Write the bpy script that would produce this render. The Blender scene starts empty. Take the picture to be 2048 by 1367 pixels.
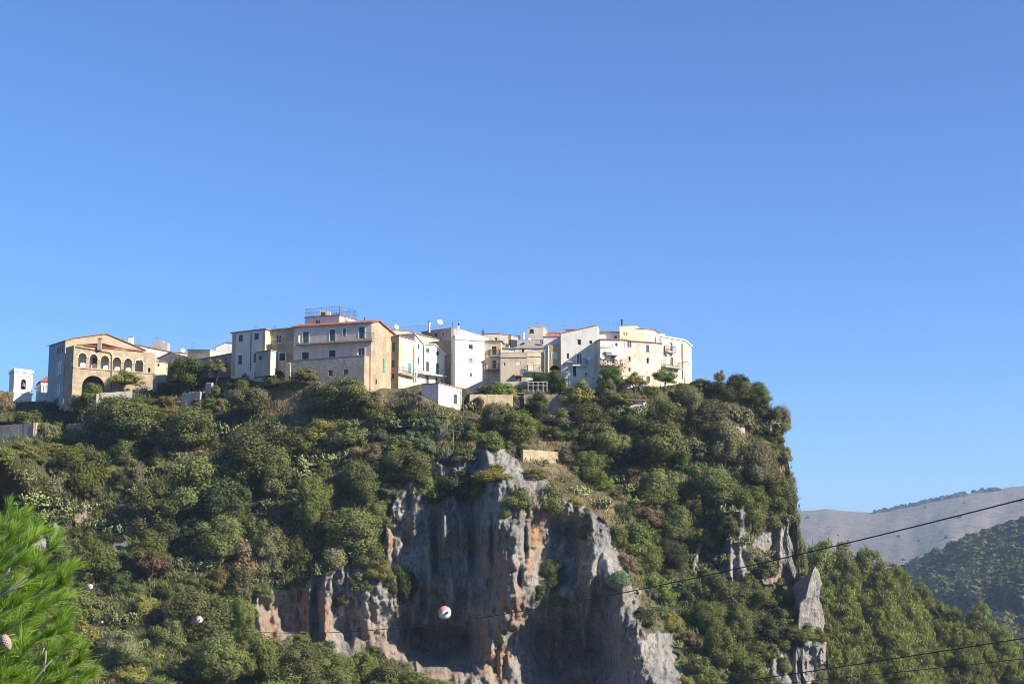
import bpy, math, random
import numpy as np
from mathutils import Vector
from mathutils.geometry import tessellate_polygon

# ------------------------------------------------------------------ camera, sky, sun, exposure
SC = bpy.context.scene
COL = SC.collection
FPX = 3000.0                      # focal length in photo pixels (2048 wide)
HORIZON = 1150.0                  # photo row of the true horizon
PITCH = math.atan((HORIZON - 683.5) / FPX)
cam = bpy.data.cameras.new('camera')
cam.sensor_width = 36.0
cam.lens = FPX / 2048.0 * 36.0
cam.clip_start = 0.1
cam.clip_end = 30000.0
camo = bpy.data.objects.new('camera', cam)
COL.objects.link(camo)
camo.location = (0, 0, 0)
camo.rotation_euler = (math.pi / 2 + PITCH, 0, 0)
SC.camera = camo

SUN_EL = math.radians(29.0)
SUN_AZ = math.radians(64.0)       # from "behind the camera" round to the right
SUN_DIR = Vector((math.sin(SUN_AZ) * math.cos(SUN_EL), -math.cos(SUN_AZ) * math.cos(SUN_EL), math.sin(SUN_EL)))
world = bpy.data.worlds.new('World')
SC.world = world
world.use_nodes = True
wn = world.node_tree
wn.nodes.clear()
sky = wn.nodes.new('ShaderNodeTexSky')
sky.sky_type = 'NISHITA'
sky.sun_disc = False
sky.sun_elevation = SUN_EL
sky.sun_rotation = math.pi - SUN_AZ
sky.altitude = 300
sky.air_density = 0.82
sky.dust_density = 0.0
sky.ozone_density = 10.0
bg = wn.nodes.new('ShaderNodeBackground')
bg.inputs['Strength'].default_value = 0.104
out = wn.nodes.new('ShaderNodeOutputWorld')
wn.links.new(sky.outputs['Color'], bg.inputs['Color'])
wn.links.new(bg.outputs[0], out.inputs['Surface'])

sun = bpy.data.lights.new('sun', 'SUN')
sun.energy = 5.0
sun.angle = math.radians(0.5)
sun.color = (1.0, 0.90, 0.75)
suno = bpy.data.objects.new('sun', sun)
COL.objects.link(suno)
suno.rotation_euler = SUN_DIR.to_track_quat('Z', 'Y').to_euler()
suno.location = (150, -60, 150)

SC.view_settings.view_transform = 'Standard'
SC.view_settings.look = 'None'
SC.view_settings.gamma = 1.0
SC.view_settings.exposure = 0.95
SC.view_settings.use_curve_mapping = False
SC.cycles.use_denoising = True
SC.cycles.filter_width = 1.0
SC.cycles.sample_clamp_indirect = 4.0
SC.cycles.max_bounces = 6
SC.cycles.diffuse_bounces = 3
SC.cycles.volume_bounces = 0
SC.cycles.transparent_max_bounces = 4
SC.cycles.caustics_reflective = False
SC.cycles.caustics_refractive = False

rng = np.random.default_rng(7)
random.seed(7)

# ------------------------------------------------------------------ photo pixel -> world
CT, ST = math.cos(PITCH), math.sin(PITCH)
def P(px, py, Y):
    u = (px - 1024.0) / FPX
    v = (683.5 - py) / FPX
    t = Y / (CT - v * ST)
    return Vector((u * t, Y, (ST + v * CT) * t))
def Pn(px, py, Y):
    u = (px - 1024.0) / FPX
    v = (683.5 - py) / FPX
    t = Y / (CT - v * ST)
    return np.stack([u * t, Y + 0 * u, (ST + v * CT) * t], -1)
def ray(px, py):
    u = (px - 1024.0) / FPX
    v = (683.5 - py) / FPX
    return Vector((u, CT - v * ST, ST + v * CT))

# ------------------------------------------------------------------ noise (numpy)
def _h(ix, iy, seed):
    n = (ix.astype(np.int64) * 374761393 + iy.astype(np.int64) * 668265263 + seed * 1442695041) & 0x7fffffff
    n = ((n ^ (n >> 13)) * 1274126177) & 0x7fffffff
    return ((n ^ (n >> 16)) & 0xffff) / 65535.0
def vnoise(x, y, seed=0):
    x = np.asarray(x, float); y = np.asarray(y, float)
    ix = np.floor(x); iy = np.floor(y)
    fx = x - ix; fy = y - iy
    fx = fx * fx * (3 - 2 * fx); fy = fy * fy * (3 - 2 * fy)
    a = _h(ix, iy, seed); b = _h(ix + 1, iy, seed); c = _h(ix, iy + 1, seed); d = _h(ix + 1, iy + 1, seed)
    return (a + (b - a) * fx) * (1 - fy) + (c + (d - c) * fx) * fy - 0.5      # -0.5..0.5
def fbm(x, y, seed=0, oct=4):
    s = 0; a = 1.0
    for k in range(oct):
        s = s + a * vnoise(x, y, seed + k * 17)
        x = np.asarray(x) * 2.03 + 11.3; y = np.asarray(y) * 2.03 + 5.7; a *= 0.5
    return s
def inpoly(px, py, poly):
    px = np.asarray(px, float); py = np.asarray(py, float)
    r = np.zeros(px.shape, bool)
    n = len(poly)
    for i in range(n):
        x0, y0 = poly[i]; x1, y1 = poly[(i + 1) % n]
        c = (y0 > py) != (y1 > py)
        with np.errstate(divide='ignore', invalid='ignore'):
            xi = (x1 - x0) * (py - y0) / ((y1 - y0) if y1 != y0 else 1e-9) + x0
        r ^= c & (px < xi)
    return r

# ------------------------------------------------------------------ materials
MATS = {}
def nodes_mat(name):
    m = bpy.data.materials.new(name); m.use_nodes = True
    nt = m.node_tree
    return m, nt, nt.nodes['Principled BSDF']
def N(nt, t, **kw):
    n = nt.nodes.new(t)
    for k, v in kw.items():
        if k.startswith('_'):
            setattr(n, k[1:], v)
        else:
            n.inputs[k].default_value = v
    return n
def L(nt, a, b): nt.links.new(a, b)
def rgb(c): return (c[0], c[1], c[2], 1.0)
def mixc(nt, fac, a, b, mode='MIX'):
    m = nt.nodes.new('ShaderNodeMix'); m.data_type = 'RGBA'; m.blend_type = mode
    for sock, val in ((m.inputs[0], fac), (m.inputs[6], a), (m.inputs[7], b)):
        if hasattr(val, 'is_linked') or hasattr(val, 'links'):
            nt.links.new(val, sock)
        elif isinstance(val, (int, float)):
            sock.default_value = val
        else:
            sock.default_value = rgb(val)
    return m.outputs[2]
def ramp(nt, src, p0, p1, v0=0.0, v1=1.0):
    r = nt.nodes.new('ShaderNodeMapRange'); r.clamp = True
    r.inputs['From Min'].default_value = p0; r.inputs['From Max'].default_value = p1
    r.inputs['To Min'].default_value = v0; r.inputs['To Max'].default_value = v1
    nt.links.new(src, r.inputs['Value'])
    return r.outputs[0]
def noise(nt, scale, vec=None, detail=4.0, rough=0.55):
    n = N(nt, 'ShaderNodeTexNoise', Scale=scale, Detail=detail, Roughness=rough)
    if vec is not None: L(nt, vec, n.inputs['Vector'])
    return n.outputs[0]
def worldpos(nt, scale=(1, 1, 1)):
    g = nt.nodes.new('ShaderNodeNewGeometry')
    m = nt.nodes.new('ShaderNodeMapping'); m.inputs['Scale'].default_value = scale
    L(nt, g.outputs['Position'], m.inputs['Vector'])
    return m.outputs[0]
def bump(nt, bsdf, h, strength=0.5, dist=0.1):
    b = N(nt, 'ShaderNodeBump', Strength=strength, Distance=dist)
    L(nt, h, b.inputs['Height']); L(nt, b.outputs[0], bsdf.inputs['Normal'])

def plaster(name, c1, c2, stain=(0.16, 0.13, 0.10), amt=0.45, stone=0.0):
    """weathered wall plaster: two tones, rain streaks and patches of bare stone"""
    if name in MATS: return MATS[name]
    m, nt, b = nodes_mat(name)
    w = worldpos(nt)
    base = mixc(nt, ramp(nt, noise(nt, 0.55, w, 5), 0.38, 0.62), c1, c2)
    ws = worldpos(nt, (1.6, 1.6, 0.16))
    streak = ramp(nt, noise(nt, 1.0, ws, 6, 0.65), 0.52, 0.78, 0.0, amt)
    c = mixc(nt, streak, base, stain)
    patch = ramp(nt, noise(nt, 1.1, w, 7, 0.7), 0.56, 0.66, 0.0, amt * 0.9)
    c = mixc(nt, patch, c, [0.55 * x for x in c2])
    fine = noise(nt, 7.0, w, 4, 0.6)
    if stone > 0:
        v = N(nt, 'ShaderNodeTexVoronoi', Scale=2.6); L(nt, w, v.inputs['Vector'])
        bw = nt.nodes.new('ShaderNodeSeparateColor'); L(nt, v.outputs['Color'], bw.inputs[0])
        c = mixc(nt, ramp(nt, bw.outputs[0], 0.0, 1.0, 0.0, stone * 0.8), c, [0.55 * x for x in c2])
        c = mixc(nt, ramp(nt, fine, 0.45, 0.7, 0, stone), c, [0.35 * x for x in c1])
        bump(nt, b, v.outputs['Distance'], 0.35 * stone + 0.1, 0.05)
    else:
        bump(nt, b, fine, 0.3, 0.05)
    c = mixc(nt, ramp(nt, fine, 0.3, 0.75, 0.0, 0.25), c, [0.6 * x for x in c1])
    L(nt, c, b.inputs['Base Color'])
    b.inputs['Roughness'].default_value = 0.9
    b.inputs['Specular IOR Level'].default_value = 0.104
    MATS[name] = m
    return m
def simple(name, c, rough=0.6, metal=0.0, var=0.25, scale=3.0, spec=0.3):
    if name in MATS: return MATS[name]
    m, nt, b = nodes_mat(name)
    w = worldpos(nt)
    col = mixc(nt, ramp(nt, noise(nt, scale, w, 5, 0.65), 0.3, 0.7, 0.0, 1.0), [x * (1 - var) for x in c], [min(1, x * (1 + var)) for x in c])
    L(nt, col, b.inputs['Base Color'])
    b.inputs['Roughness'].default_value = rough
    b.inputs['Metallic'].default_value = metal
    b.inputs['Specular IOR Level'].default_value = spec
    MATS[name] = m
    return m
def leafmat(name, c1, c2, trans=0.25, dry=None):
    """foliage: clump and tree to tree tint differences, a little light passing through"""
    if name in MATS: return MATS[name]
    m, nt, b = nodes_mat(name)
    at = nt.nodes.new('ShaderNodeAttribute'); at.attribute_name = 'tint'
    oi = nt.nodes.new('ShaderNodeObjectInfo')
    c = mixc(nt, at.outputs['Fac'], c1, c2)
    hs = N(nt, 'ShaderNodeHueSaturation')
    L(nt, ramp(nt, oi.outputs['Random'], 0, 1, 0.484, 0.516), hs.inputs['Hue'])
    L(nt, ramp(nt, oi.outputs['Random'], 0, 1, 0.68, 1.30), hs.inputs['Value'])
    L(nt, c, hs.inputs['Color'])
    c = hs.outputs[0]
    L(nt, c, b.inputs['Base Color'])
    b.inputs['Roughness'].default_value = 0.65
    b.inputs['Specular IOR Level'].default_value = 0.2
    tr = nt.nodes.new('ShaderNodeBsdfTranslucent'); L(nt, c, tr.inputs['Color'])
    mx = nt.nodes.new('ShaderNodeMixShader'); mx.inputs[0].default_value = trans
    L(nt, b.outputs[0], mx.inputs[1]); L(nt, tr.outputs[0], mx.inputs[2])
    L(nt, mx.outputs[0], nt.nodes['Material Output'].inputs['Surface'])
    MATS[name] = m
    return m

# ------------------------------------------------------------------ mesh helpers
class MB:
    """collects shapes; .build links them as one mesh object"""
    def __init__(self): self.v = []; self.f = []
    def add(self, vs, fs):
        o = len(self.v); self.v += [tuple(p) for p in vs]; self.f += [tuple(i + o for i in q) for q in fs]
    def quad(self, a, b, c, d): self.add([a, b, c, d], [(0, 1, 2, 3)])
    def hexa(self, p):       # 8 points: bottom 4 ring, top 4 ring
        self.add(p, [(3, 2, 1, 0), (4, 5, 6, 7), (0, 1, 5, 4), (1, 2, 6, 5), (2, 3, 7, 6), (3, 0, 4, 7)])
    def box(self, x0, y0, z0, x1, y1, z1, T=None):
        p = [(x0, y0, z0), (x1, y0, z0), (x1, y1, z0), (x0, y1, z0), (x0, y0, z1), (x1, y0, z1), (x1, y1, z1), (x0, y1, z1)]
        if T: p = [T(*q) for q in p]
        self.hexa(p)
    def tube(self, a, b, r0, r1=None, n=6, cap=True):
        r1 = r0 if r1 is None else r1
        a = Vector(a); b = Vector(b); d = (b - a)
        if d.length < 1e-6: return
        d.normalize()
        s = d.orthogonal().normalized(); t = d.cross(s)
        vs = []
        for c, r in ((a, r0), (b, r1)):
            for k in range(n):
                an = 2 * math.pi * k / n
                vs.append(c + s * (r * math.cos(an)) + t * (r * math.sin(an)))
        fs = [(k, (k + 1) % n, n + (k + 1) % n, n + k) for k in range(n)]
        if cap: fs += [tuple(range(n - 1, -1, -1)), tuple(range(n, 2 * n))]
        self.add(vs, fs)
    def path(self, pts, r0, r1=None, n=6):
        r1 = r0 if r1 is None else r1
        m = len(pts) - 1
        for i in range(m):
            ra = r0 + (r1 - r0) * i / m; rb = r0 + (r1 - r0) * (i + 1) / m
            self.tube(pts[i], pts[i + 1], ra, rb, n)
    def ball(self, c, r, nu=12, nv=8, sz=1.0):
        c = Vector(c); vs = [c + Vector((0, 0, r * sz))]
        for j in range(1, nv):
            th = math.pi * j / nv
            for i in range(nu):
                ph = 2 * math.pi * i / nu
                vs.append(c + Vector((r * math.sin(th) * math.cos(ph), r * math.sin(th) * math.sin(ph), r * sz * math.cos(th))))
        vs.append(c - Vector((0, 0, r * sz)))
        fs = [(0, 1 + i, 1 + (i + 1) % nu) for i in range(nu)]
        for j in range(nv - 2):
            for i in range(nu):
                a = 1 + j * nu + i; b2 = 1 + j * nu + (i + 1) % nu
                fs.append((a, a + nu, b2 + nu, b2))
        l = len(vs) - 1; o = 1 + (nv - 2) * nu
        fs += [(l, o + (i + 1) % nu, o + i) for i in range(nu)]
        self.add(vs, fs)
    def build(self, name, mat, parent=None, smooth=False, origin=None):
        org = Vector((0, 0, 0))
        if parent is not None: org = Vector(parent['_org'])
        elif origin is not None: org = Vector(origin)
        me = bpy.data.meshes.new(name)
        me.from_pydata([(p[0] - org.x, p[1] - org.y, p[2] - org.z) for p in self.v], [], self.f)
        if smooth: me.polygons.foreach_set('use_smooth', [True] * len(me.polygons))
        me.update()
        if mat: me.materials.append(mat)
        o = bpy.data.objects.new(name, me); COL.objects.link(o)
        if parent is not None:
            o.parent = parent
        elif origin is not None:
            o.location = org
        o['_org'] = tuple(org)
        return o
def empty(name, loc):
    o = bpy.data.objects.new(name, None); COL.objects.link(o); o.location = loc; o['_org'] = tuple(loc)
    o.empty_display_size = 0.3
    return o
def tag(o, label=None, cat=None, group=None, kind=None):
    if label: o['label'] = label
    if cat: o['category'] = cat
    if group: o['group'] = group
    if kind: o['kind'] = kind
    return o
def np_mesh(name, V, F, mat=None, attrs=None, smooth=False):
    me = bpy.data.meshes.new(name)
    V = np.asarray(V, np.float32); F = np.asarray(F, np.int32)
    k = F.shape[1]
    me.vertices.add(len(V)); me.vertices.foreach_set('co', V.ravel())
    me.loops.add(F.size); me.loops.foreach_set('vertex_index', F.ravel())
    me.polygons.add(len(F)); me.polygons.foreach_set('loop_start', np.arange(0, F.size, k, dtype=np.int32))
    me.polygons.foreach_set('loop_total', np.full(len(F), k, np.int32))
    if smooth: me.polygons.foreach_set('use_smooth', np.ones(len(F), bool))
    me.update(calc_edges=True)
    for an, av in (attrs or {}).items():
        a = me.attributes.new(an, 'FLOAT', 'POINT'); a.data.foreach_set('value', np.asarray(av, np.float32).ravel())
    if mat: me.materials.append(mat)
    return me
def link(name, me, parent=None, loc=(0, 0, 0)):
    o = bpy.data.objects.new(name, me); COL.objects.link(o); o.location = loc
    if parent is not None: o.parent = parent
    return o
def grid_faces(nr, nc):
    i = np.arange(nr * nc).reshape(nr, nc)
    return np.stack([i[:-1, :-1], i[:-1, 1:], i[1:, 1:], i[1:, :-1]], -1).reshape(-1, 4)

# ================================================================== TERRAIN
# depth (metres from the camera plane) of the hillside at photo positions
CTRL = np.array([
(-200,810,250),(-200,900,236),(-200,1100,210),(-200,1367,172),(-200,1460,160),
(0,805,250),(60,800,250),(0,850,241),(0,872,240),(0,882,233),(0,1000,217),(0,1100,208),(0,1200,196),(0,1367,170),(0,1460,160),
(148,797,236),(200,797,235),(130,850,237),(140,885,231),(140,1000,217),(140,1100,209),(140,1200,197),(140,1367,172),
(310,775,241),(400,750,242),(300,830,234),(250,880,229),(280,1000,216),(280,1100,209),(280,1200,199),(280,1367,176),(280,1460,165),
(463,752,236),(540,752,233),(590,752,229),(450,800,232),(450,880,226),(450,1000,215),(450,1100,209),(450,1180,205),(470,1260,200),(450,1367,180),(450,1460,168),
(660,775,226),(745,783,223.5),(650,850,221),(650,950,213.5),(650,1050,209),(600,1150,206.5),(600,1200,208),(600,1270,206),(600,1310,200),(600,1367,184),(600,1460,172),
(770,780,223),(800,778,222.5),(840,788,217.5),(880,810,216),(925,823,221.5),(800,850,217),(820,920,212.5),(780,960,210.5),(790,1040,209.5),(780,1100,209),(740,1160,206.5),(720,1220,207),(700,1280,206),(720,1310,202),(780,1367,191),(780,1460,176),
(880,960,211.5),(850,1050,211),(900,1050,211.5),(880,1150,211.5),(850,1210,211),(900,1220,212),(850,1245,211.5),(920,1245,212),(840,1275,216),(930,1280,217),(880,1290,218),(870,1312,216),(830,1325,205.5),(880,1337,205.5),(930,1346,205.5),(900,1367,203),(900,1460,188),
(985,885,214),(940,905,213.5),(985,930,207.5),(1005,980,203.5),(1005,1060,201),(1025,1130,199.5),(1020,1190,200.5),(1015,1240,202),(985,1290,204),(985,1340,204),(985,1367,202),(1000,1460,190),
(950,1000,209.5),(960,1100,209),(960,1180,208.5),
(1060,1000,203.5),(1075,1080,205.5),(1085,1130,206),(1110,1060,208),(1140,1060,208.5),(1130,1130,208.5),(1120,1180,206),(1150,1200,206.5),(1090,1225,208.5),(1080,1280,214),(1130,1280,215),(1110,1330,215),(1190,1330,212),(1190,1240,209.5),(1060,1355,206),(1150,1367,209),(1150,1460,195),
(1050,935,210.5),(1110,980,206.5),(1150,1005,206),(1200,1040,204.5),(1205,1090,204),(1222,1130,202),(1240,1170,199.5),(1250,1230,198),(1270,1290,196),(1300,1340,193),(1320,1400,189),(1330,1460,184),(1215,1200,204),(1220,1300,206),
(1060,890,220),(1130,930,219),(1180,980,218.5),(1245,1020,218),(1260,1080,216.5),(1285,1140,213.5),(1320,1200,209.5),(1340,1270,205),(1370,1330,201),(1400,1400,194),(1400,1460,188),
(900,762,227.5),(960,770,229.5),(1000,830,224),(1100,850,225.5),(1200,850,226),(1300,850,227),(1150,890,222.5),(1300,950,224),(1050,768,231),(1120,772,230),(1200,778,226.5),(1260,775,226.5),(1320,772,228.5),(1370,766,233.5),
(1400,850,229),(1400,950,226),(1380,1050,225),(1400,1130,223),(1430,1200,219),(1450,1280,212),(1470,1367,204),(1470,1460,193),
(1430,770,237),(1500,780,239),(1500,850,234),(1500,950,229),(1480,1010,224),(1480,1080,222.5),(1480,1160,222),(1440,1080,225),(1560,850,237),(1560,950,232),(1560,1040,227.5),(1570,1110,226.5),(1575,1170,226),(1515,1080,225.5),(1520,1150,224),(1590,1100,230),(1595,1200,224),(1600,1240,220),(1530,1250,217),(1600,1290,214.5),(1640,1300,215),(1620,1367,211),(1540,1367,207),(1560,1460,198),(1650,1460,205),
], float)
_cx = CTRL[:, :2]; _K = np.sqrt(((_cx[:, None] - _cx[None]) ** 2).sum(-1) + 14.0 ** 2)
_A = np.zeros((len(CTRL) + 3,) * 2); _A[:-3, :-3] = _K + np.eye(len(CTRL)) * 1.5
_A[:-3, -3] = 1; _A[:-3, -2:] = _cx / 1000; _A[-3, :-3] = 1; _A[-2:, :-3] = (_cx / 1000).T
_W = np.linalg.solve(_A, np.r_[CTRL[:, 2], 0, 0, 0])
def base_depth(px, py):
    px = np.asarray(px, float); py = np.asarray(py, float); sh = px.shape
    q = np.stack([px.ravel(), py.ravel()], -1); o = np.empty(len(q))
    for i in range(0, len(q), 20000):
        d = np.sqrt(((q[i:i + 20000, None] - _cx[None]) ** 2).sum(-1) + 196.0)
        o[i:i + 20000] = d @ _W[:-3] + _W[-3] + q[i:i + 20000] / 1000 @ _W[-2:]
    return o.reshape(sh)

ROCK = [
 [(775,1015),(830,950),(905,925),(950,900),(985,875),(1010,912),(1045,935),(1110,985),(1150,1008),(1195,1030),(1215,1050),(1225,1110),(1250,1150),(1280,1200),(1300,1260),(1335,1367),(1345,1460),(880,1460),(860,1350),(790,1318),(700,1310),(620,1295),(500,1275),(490,1190),(600,1170),(700,1120),(772,1120)],
 [(52,1062),(75,1040),(128,1045),(122,1090),(95,1112),(60,1092)], [(140,1030),(165,1025),(160,1062),(145,1058)], [(222,1050),(262,1045),(262,1105),(230,1105)], [(310,1060),(340,1055),(335,1085),(312,1085)],
 [(1468,1010),(1490,1005),(1492,1090),(1497,1175),(1470,1170),(1440,1150),(1452,1085)], [(1508,1080),(1545,1040),(1592,1035),(1600,1130),(1585,1180),(1550,1165),(1512,1140)],
 [(1562,905),(1582,905),(1585,965),(1568,955)], [(1385,1060),(1400,1060),(1400,1140),(1385,1140)],
 [(1555,1290),(1600,1262),(1660,1262),(1660,1320),(1640,1345),(1600,1400),(1545,1390),(1530,1340)], [(1275,1270),(1330,1265),(1365,1310),(1375,1460),(1280,1460)],
 [(660,1120),(690,1110),(700,1160),(660,1165)],
]
def rock_mask(px, py):
    jx = px + 26 * fbm(px / 30.0, py / 45.0, 3); jy = py + 26 * fbm(px / 30.0, py / 45.0, 9)
    r = np.zeros(np.shape(px), bool)
    for p in ROCK: r |= inpoly(jx, jy, p)
    return r.astype(float)
WARM = [(985,1300,32,90,1.0),(1010,1215,44,50,1.0),(1000,1150,24,55,1.0),(1072,1055,18,70,1.0),(1062,1120,10,40,0.8),(1075,1000,10,40,0.5),(560,1270,90,60,0.75),(640,1250,25,70,0.9),(740,1280,40,35,0.6),(595,1200,30,30,0.8),(1260,1330,25,50,0.35),(1245,1200,14,60,0.35),(880,1345,90,18,0.5),(1130,1365,70,14,0.8),(1530,1130,20,25,0.7),(1545,1150,20,20,0.7),(1572,930,12,40,1.0),(150,1040,14,20,0.9),(110,1080,10,30,0.6),(860,1285,100,45,0.6),(1110,1300,70,60,0.55),(920,1180,60,30,0.25),(1190,1320,40,50,0.3),(1655,1290,6,25,0.9),(1595,1100,8,50,0.5),(780,1080,6,30,0.8)]
def warm_mask(px, py):
    s = np.zeros(np.shape(px))
    for cx, cy, rx, ry, a in WARM:
        s = np.maximum(s, a * np.exp(-((px - cx) / rx) ** 2 - ((py - cy) / ry) ** 2))
    return np.clip(s * (0.75 + 1.1 * fbm(px / 9.0, py / 60.0, 31)) , 0, 1)
DRY = [(560,800,60,35,1.0),(1090,885,45,18,1.0),(1120,905,60,12,0.9),(470,860,50,10,0.8),(1100,935,50,30,0.9),(1180,1010,60,30,0.7),(1260,1180,60,80,0.5),(780,800,60,25,0.9),(960,790,40,20,0.8),(1480,860,40,15,0.9),(215,1120,40,60,0.5),(520,960,60,60,0.5),(580,1000,60,50,0.4),(370,815,60,22,0.6),(960,860,50,40,0.6),(1300,1330,50,60,0.5),(1590,1340,60,50,0.6),(850,790,30,25,0.8)]
def dry_mask(px, py):
    s = np.zeros(np.shape(px))
    for cx, cy, rx, ry, a in DRY:
        s = np.maximum(s, a * np.exp(-((px - cx) / rx) ** 2 - ((py - cy) / ry) ** 2))
    return np.clip(s + 0.5 * fbm(px / 40.0, py / 40.0, 41), 0, 1)

_TX = [-200,0,70,145,200,310,400,463,550,650,745,800,840,880,925,945,960,1120,1200,1320,1370,1420,1500,1528,1560,1578,1590,1597,1601,1606,1640,1654,1658,1662]
_TY = [808,806,802,798,797,778,755,754,754,772,783,780,790,809,822,785,771,773,778,773,766,768,776,800,850,930,1010,1080,1130,1255,1268,1285,1340,1460]
def Ttop(px): return np.interp(px, _TX, _TY)

BUMPS = [(889,1066,7,40,-5.5),(921,1062,5,24,-3.0),(830,1040,9,34,-2.5),(858,1130,8,60,-2.2),(905,1180,12,50,-2.0),(945,1110,7,90,2.6),(868,1100,6,70,2.2),(985,1080,5,80,2.0),(1150,1120,10,80,2.4),(1180,1190,8,60,-2.6),(1120,1240,9,50,-2.2),(1168,1290,8,60,-1.8),(1050,1090,4,40,1.6),(1040,1150,5,30,2.2),(650,1240,14,50,-2.5),(560,1240,20,40,2.5),(700,1250,12,50,2.4),(1460,1090,5,60,-2.2),(1545,1100,6,40,1.8)]
def hill_depth(px, py):
    """relief of the hillside incl. buttress, alcoves, fluting and ledges"""
    d = base_depth(px, py)
    r = rock_mask(px, py)
    d = d + 1.6 * fbm(px / 70.0, py / 60.0, 5) + 0.7 * fbm(px / 18.0, py / 18.0, 6) * (1 - r)
    for bx, by, rx, ry, am in BUMPS:
        d = d + am * np.exp(-((px - bx) / rx) ** 2 - ((py - by) / ry) ** 2)
    # rock: vertical flutes, blocky ledges, ridges
    fl = np.abs(fbm(px / 13.0 + 1.5 * vnoise(px / 40.0, py / 60.0, 8), py / 120.0, 12)) 
    fl2 = np.abs(fbm(px / 30.0, py / 75.0, 14))
    bl = fbm(px / 16.0, py / 22.0, 21, 5)
    sm = 1 - 0.75 * np.exp(-((px - 1032 - (py - 1080) * 0.12) / 42.0) ** 2 - ((py - 1075) / 130.0) ** 2)      # smoother slab on the buttress
    d = d + r * (1.1 * (fl - 0.2) + 2.4 * sm * (fl2 - 0.22) + 1.1 * bl + 0.45 * fbm(px / 5.0, py / 16.0, 27, 3) + 0.8 * np.abs(fbm(px / 9.0, py / 9.0, 29, 3)))
    rib = np.abs(vnoise(px / 26.0 + 2.0 * vnoise(px / 90.0, py / 120.0, 44), py / 210.0, 45)) * 2
    d = d + r * sm * 2.6 * (rib - 0.5)
    return d
def surf(px, py):
    """hillside point under one photo position"""
    a = np.array([float(px)]); b = np.array([max(float(py), float(Ttop(px)))])
    return P(px, b[0], float(hill_depth(a, b)[0]))

pxs = np.concatenate([np.arange(-200, 470, 4.0), np.arange(470, 1380, 2.6), np.arange(1380, 1590, 3.0), np.arange(1590, 1662.1, 1.5)])
NR = 250
vv = np.linspace(0, 1, NR)
PX = np.repeat(pxs[None], NR, 0)
PYt = Ttop(pxs)
PY = PYt[None] + (1460 - PYt)[None] * vv[:, None]
DD = hill_depth(PX, PY)
G = Pn(PX, PY, DD)
rk = rock_mask(PX, PY); wm = warm_mask(PX, PY); dr = dry_mask(PX, PY)
# fold the top edge back: the plateau under the village and the far flank
top = G[0]
back = []
for dy, dz in ((90, -2), (45, -1), (18, -0.4), (7, -0.15), (2.5, -0.05)):
    q = top.copy(); q[:, 1] += dy; q[:, 2] += dz
    if dy >= 7: q[:, 2] = np.where(pxs < 1500, np.maximum(q[:, 2], P(900, 772, 229).z - 0.3), q[:, 2])
    back.append(q)
low = G[-1].copy(); low[:, 2] -= 14; low[:, 1] -= 12
ALL = np.concatenate([np.stack(back), G, low[None]], 0)
def pad(a): return np.concatenate([np.repeat(a[:1], 5, 0), a, a[-1:]], 0)
def terrain_mat():
    m, nt, b = nodes_mat('hillside')
    w = worldpos(nt)
    A = lambda s: (lambda n: (setattr(n, 'attribute_name', s), n.outputs['Fac'])[1])(nt.nodes.new('ShaderNodeAttribute'))
    # earth and undergrowth
    soil = mixc(nt, ramp(nt, noise(nt, 0.9, w, 6, 0.7), 0.35, 0.65), (0.05, 0.062, 0.025), (0.14, 0.12, 0.065))
    dry = mixc(nt, ramp(nt, noise(nt, 2.2, w, 5, 0.7), 0.3, 0.7), (0.38, 0.30, 0.18), (0.26, 0.20, 0.12))
    g = mixc(nt, A('dry'), soil, dry)
    # limestone: pale grey, blue-grey weathering, black vertical streaks, ochre seep stains
    r1 = mixc(nt, ramp(nt, noise(nt, 0.22, w, 6, 0.65), 0.35, 0.65), (0.23, 0.23, 0.225), (0.46, 0.44, 0.39))
    st = ramp(nt, noise(nt, 1.0, worldpos(nt, (2.6, 2.6, 0.16)), 8, 0.75), 0.50, 0.62, 0.0, 0.75)
    r2 = mixc(nt, st, r1, (0.055, 0.057, 0.062))
    st2 = ramp(nt, noise(nt, 1.0, worldpos(nt, (3.4, 3.4, 0.3)), 7, 0.75), 0.54, 0.64, 0.0, 0.75)
    r3 = mixc(nt, st2, r2, (0.58, 0.54, 0.46))
    pit = ramp(nt, noise(nt, 3.0, worldpos(nt, (1, 1, 0.7)), 8, 0.75), 0.56, 0.7, 0.0, 0.5)
    r3 = mixc(nt, pit, r3, (0.09, 0.088, 0.085))
    wst = ramp(nt, noise(nt, 1.0, worldpos(nt, (3.0, 3.0, 0.25)), 7, 0.75), 0.38, 0.62)
    ochre = mixc(nt, wst, (0.26, 0.12, 0.05), (0.64, 0.40, 0.20))
    ochre = mixc(nt, ramp(nt, noise(nt, 0.9, w, 6, 0.7), 0.5, 0.62), ochre, (0.58, 0.25, 0.08))
    r4 = mixc(nt, A('warm'), r3, ochre)
    moss = ramp(nt, noise(nt, 0.6, w, 7, 0.7), 0.58, 0.66, 0.0, 0.7)
    r5 = mixc(nt, moss, r4, (0.07, 0.075, 0.035))
    c = mixc(nt, A('rock'), g, r5)
    L(nt, c, b.inputs['Base Color'])
    b.inputs['Roughness'].default_value = 0.95
    b.inputs['Specular IOR Level'].default_value = 0.1
    h1 = noise(nt, 1.6, worldpos(nt, (1.5, 1.5, 0.5)), 9, 0.7)
    bump(nt, b, h1, 1.0, 0.7)
    return m
hm = np_mesh('hillside', ALL.reshape(-1, 3), grid_faces(ALL.shape[0], ALL.shape[1])[:, ::-1], terrain_mat(), {'rock': pad(rk), 'warm': pad(wm), 'dry': pad(dr)}, smooth=False)
hill = tag(link('hillside', hm), kind='structure')

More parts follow.
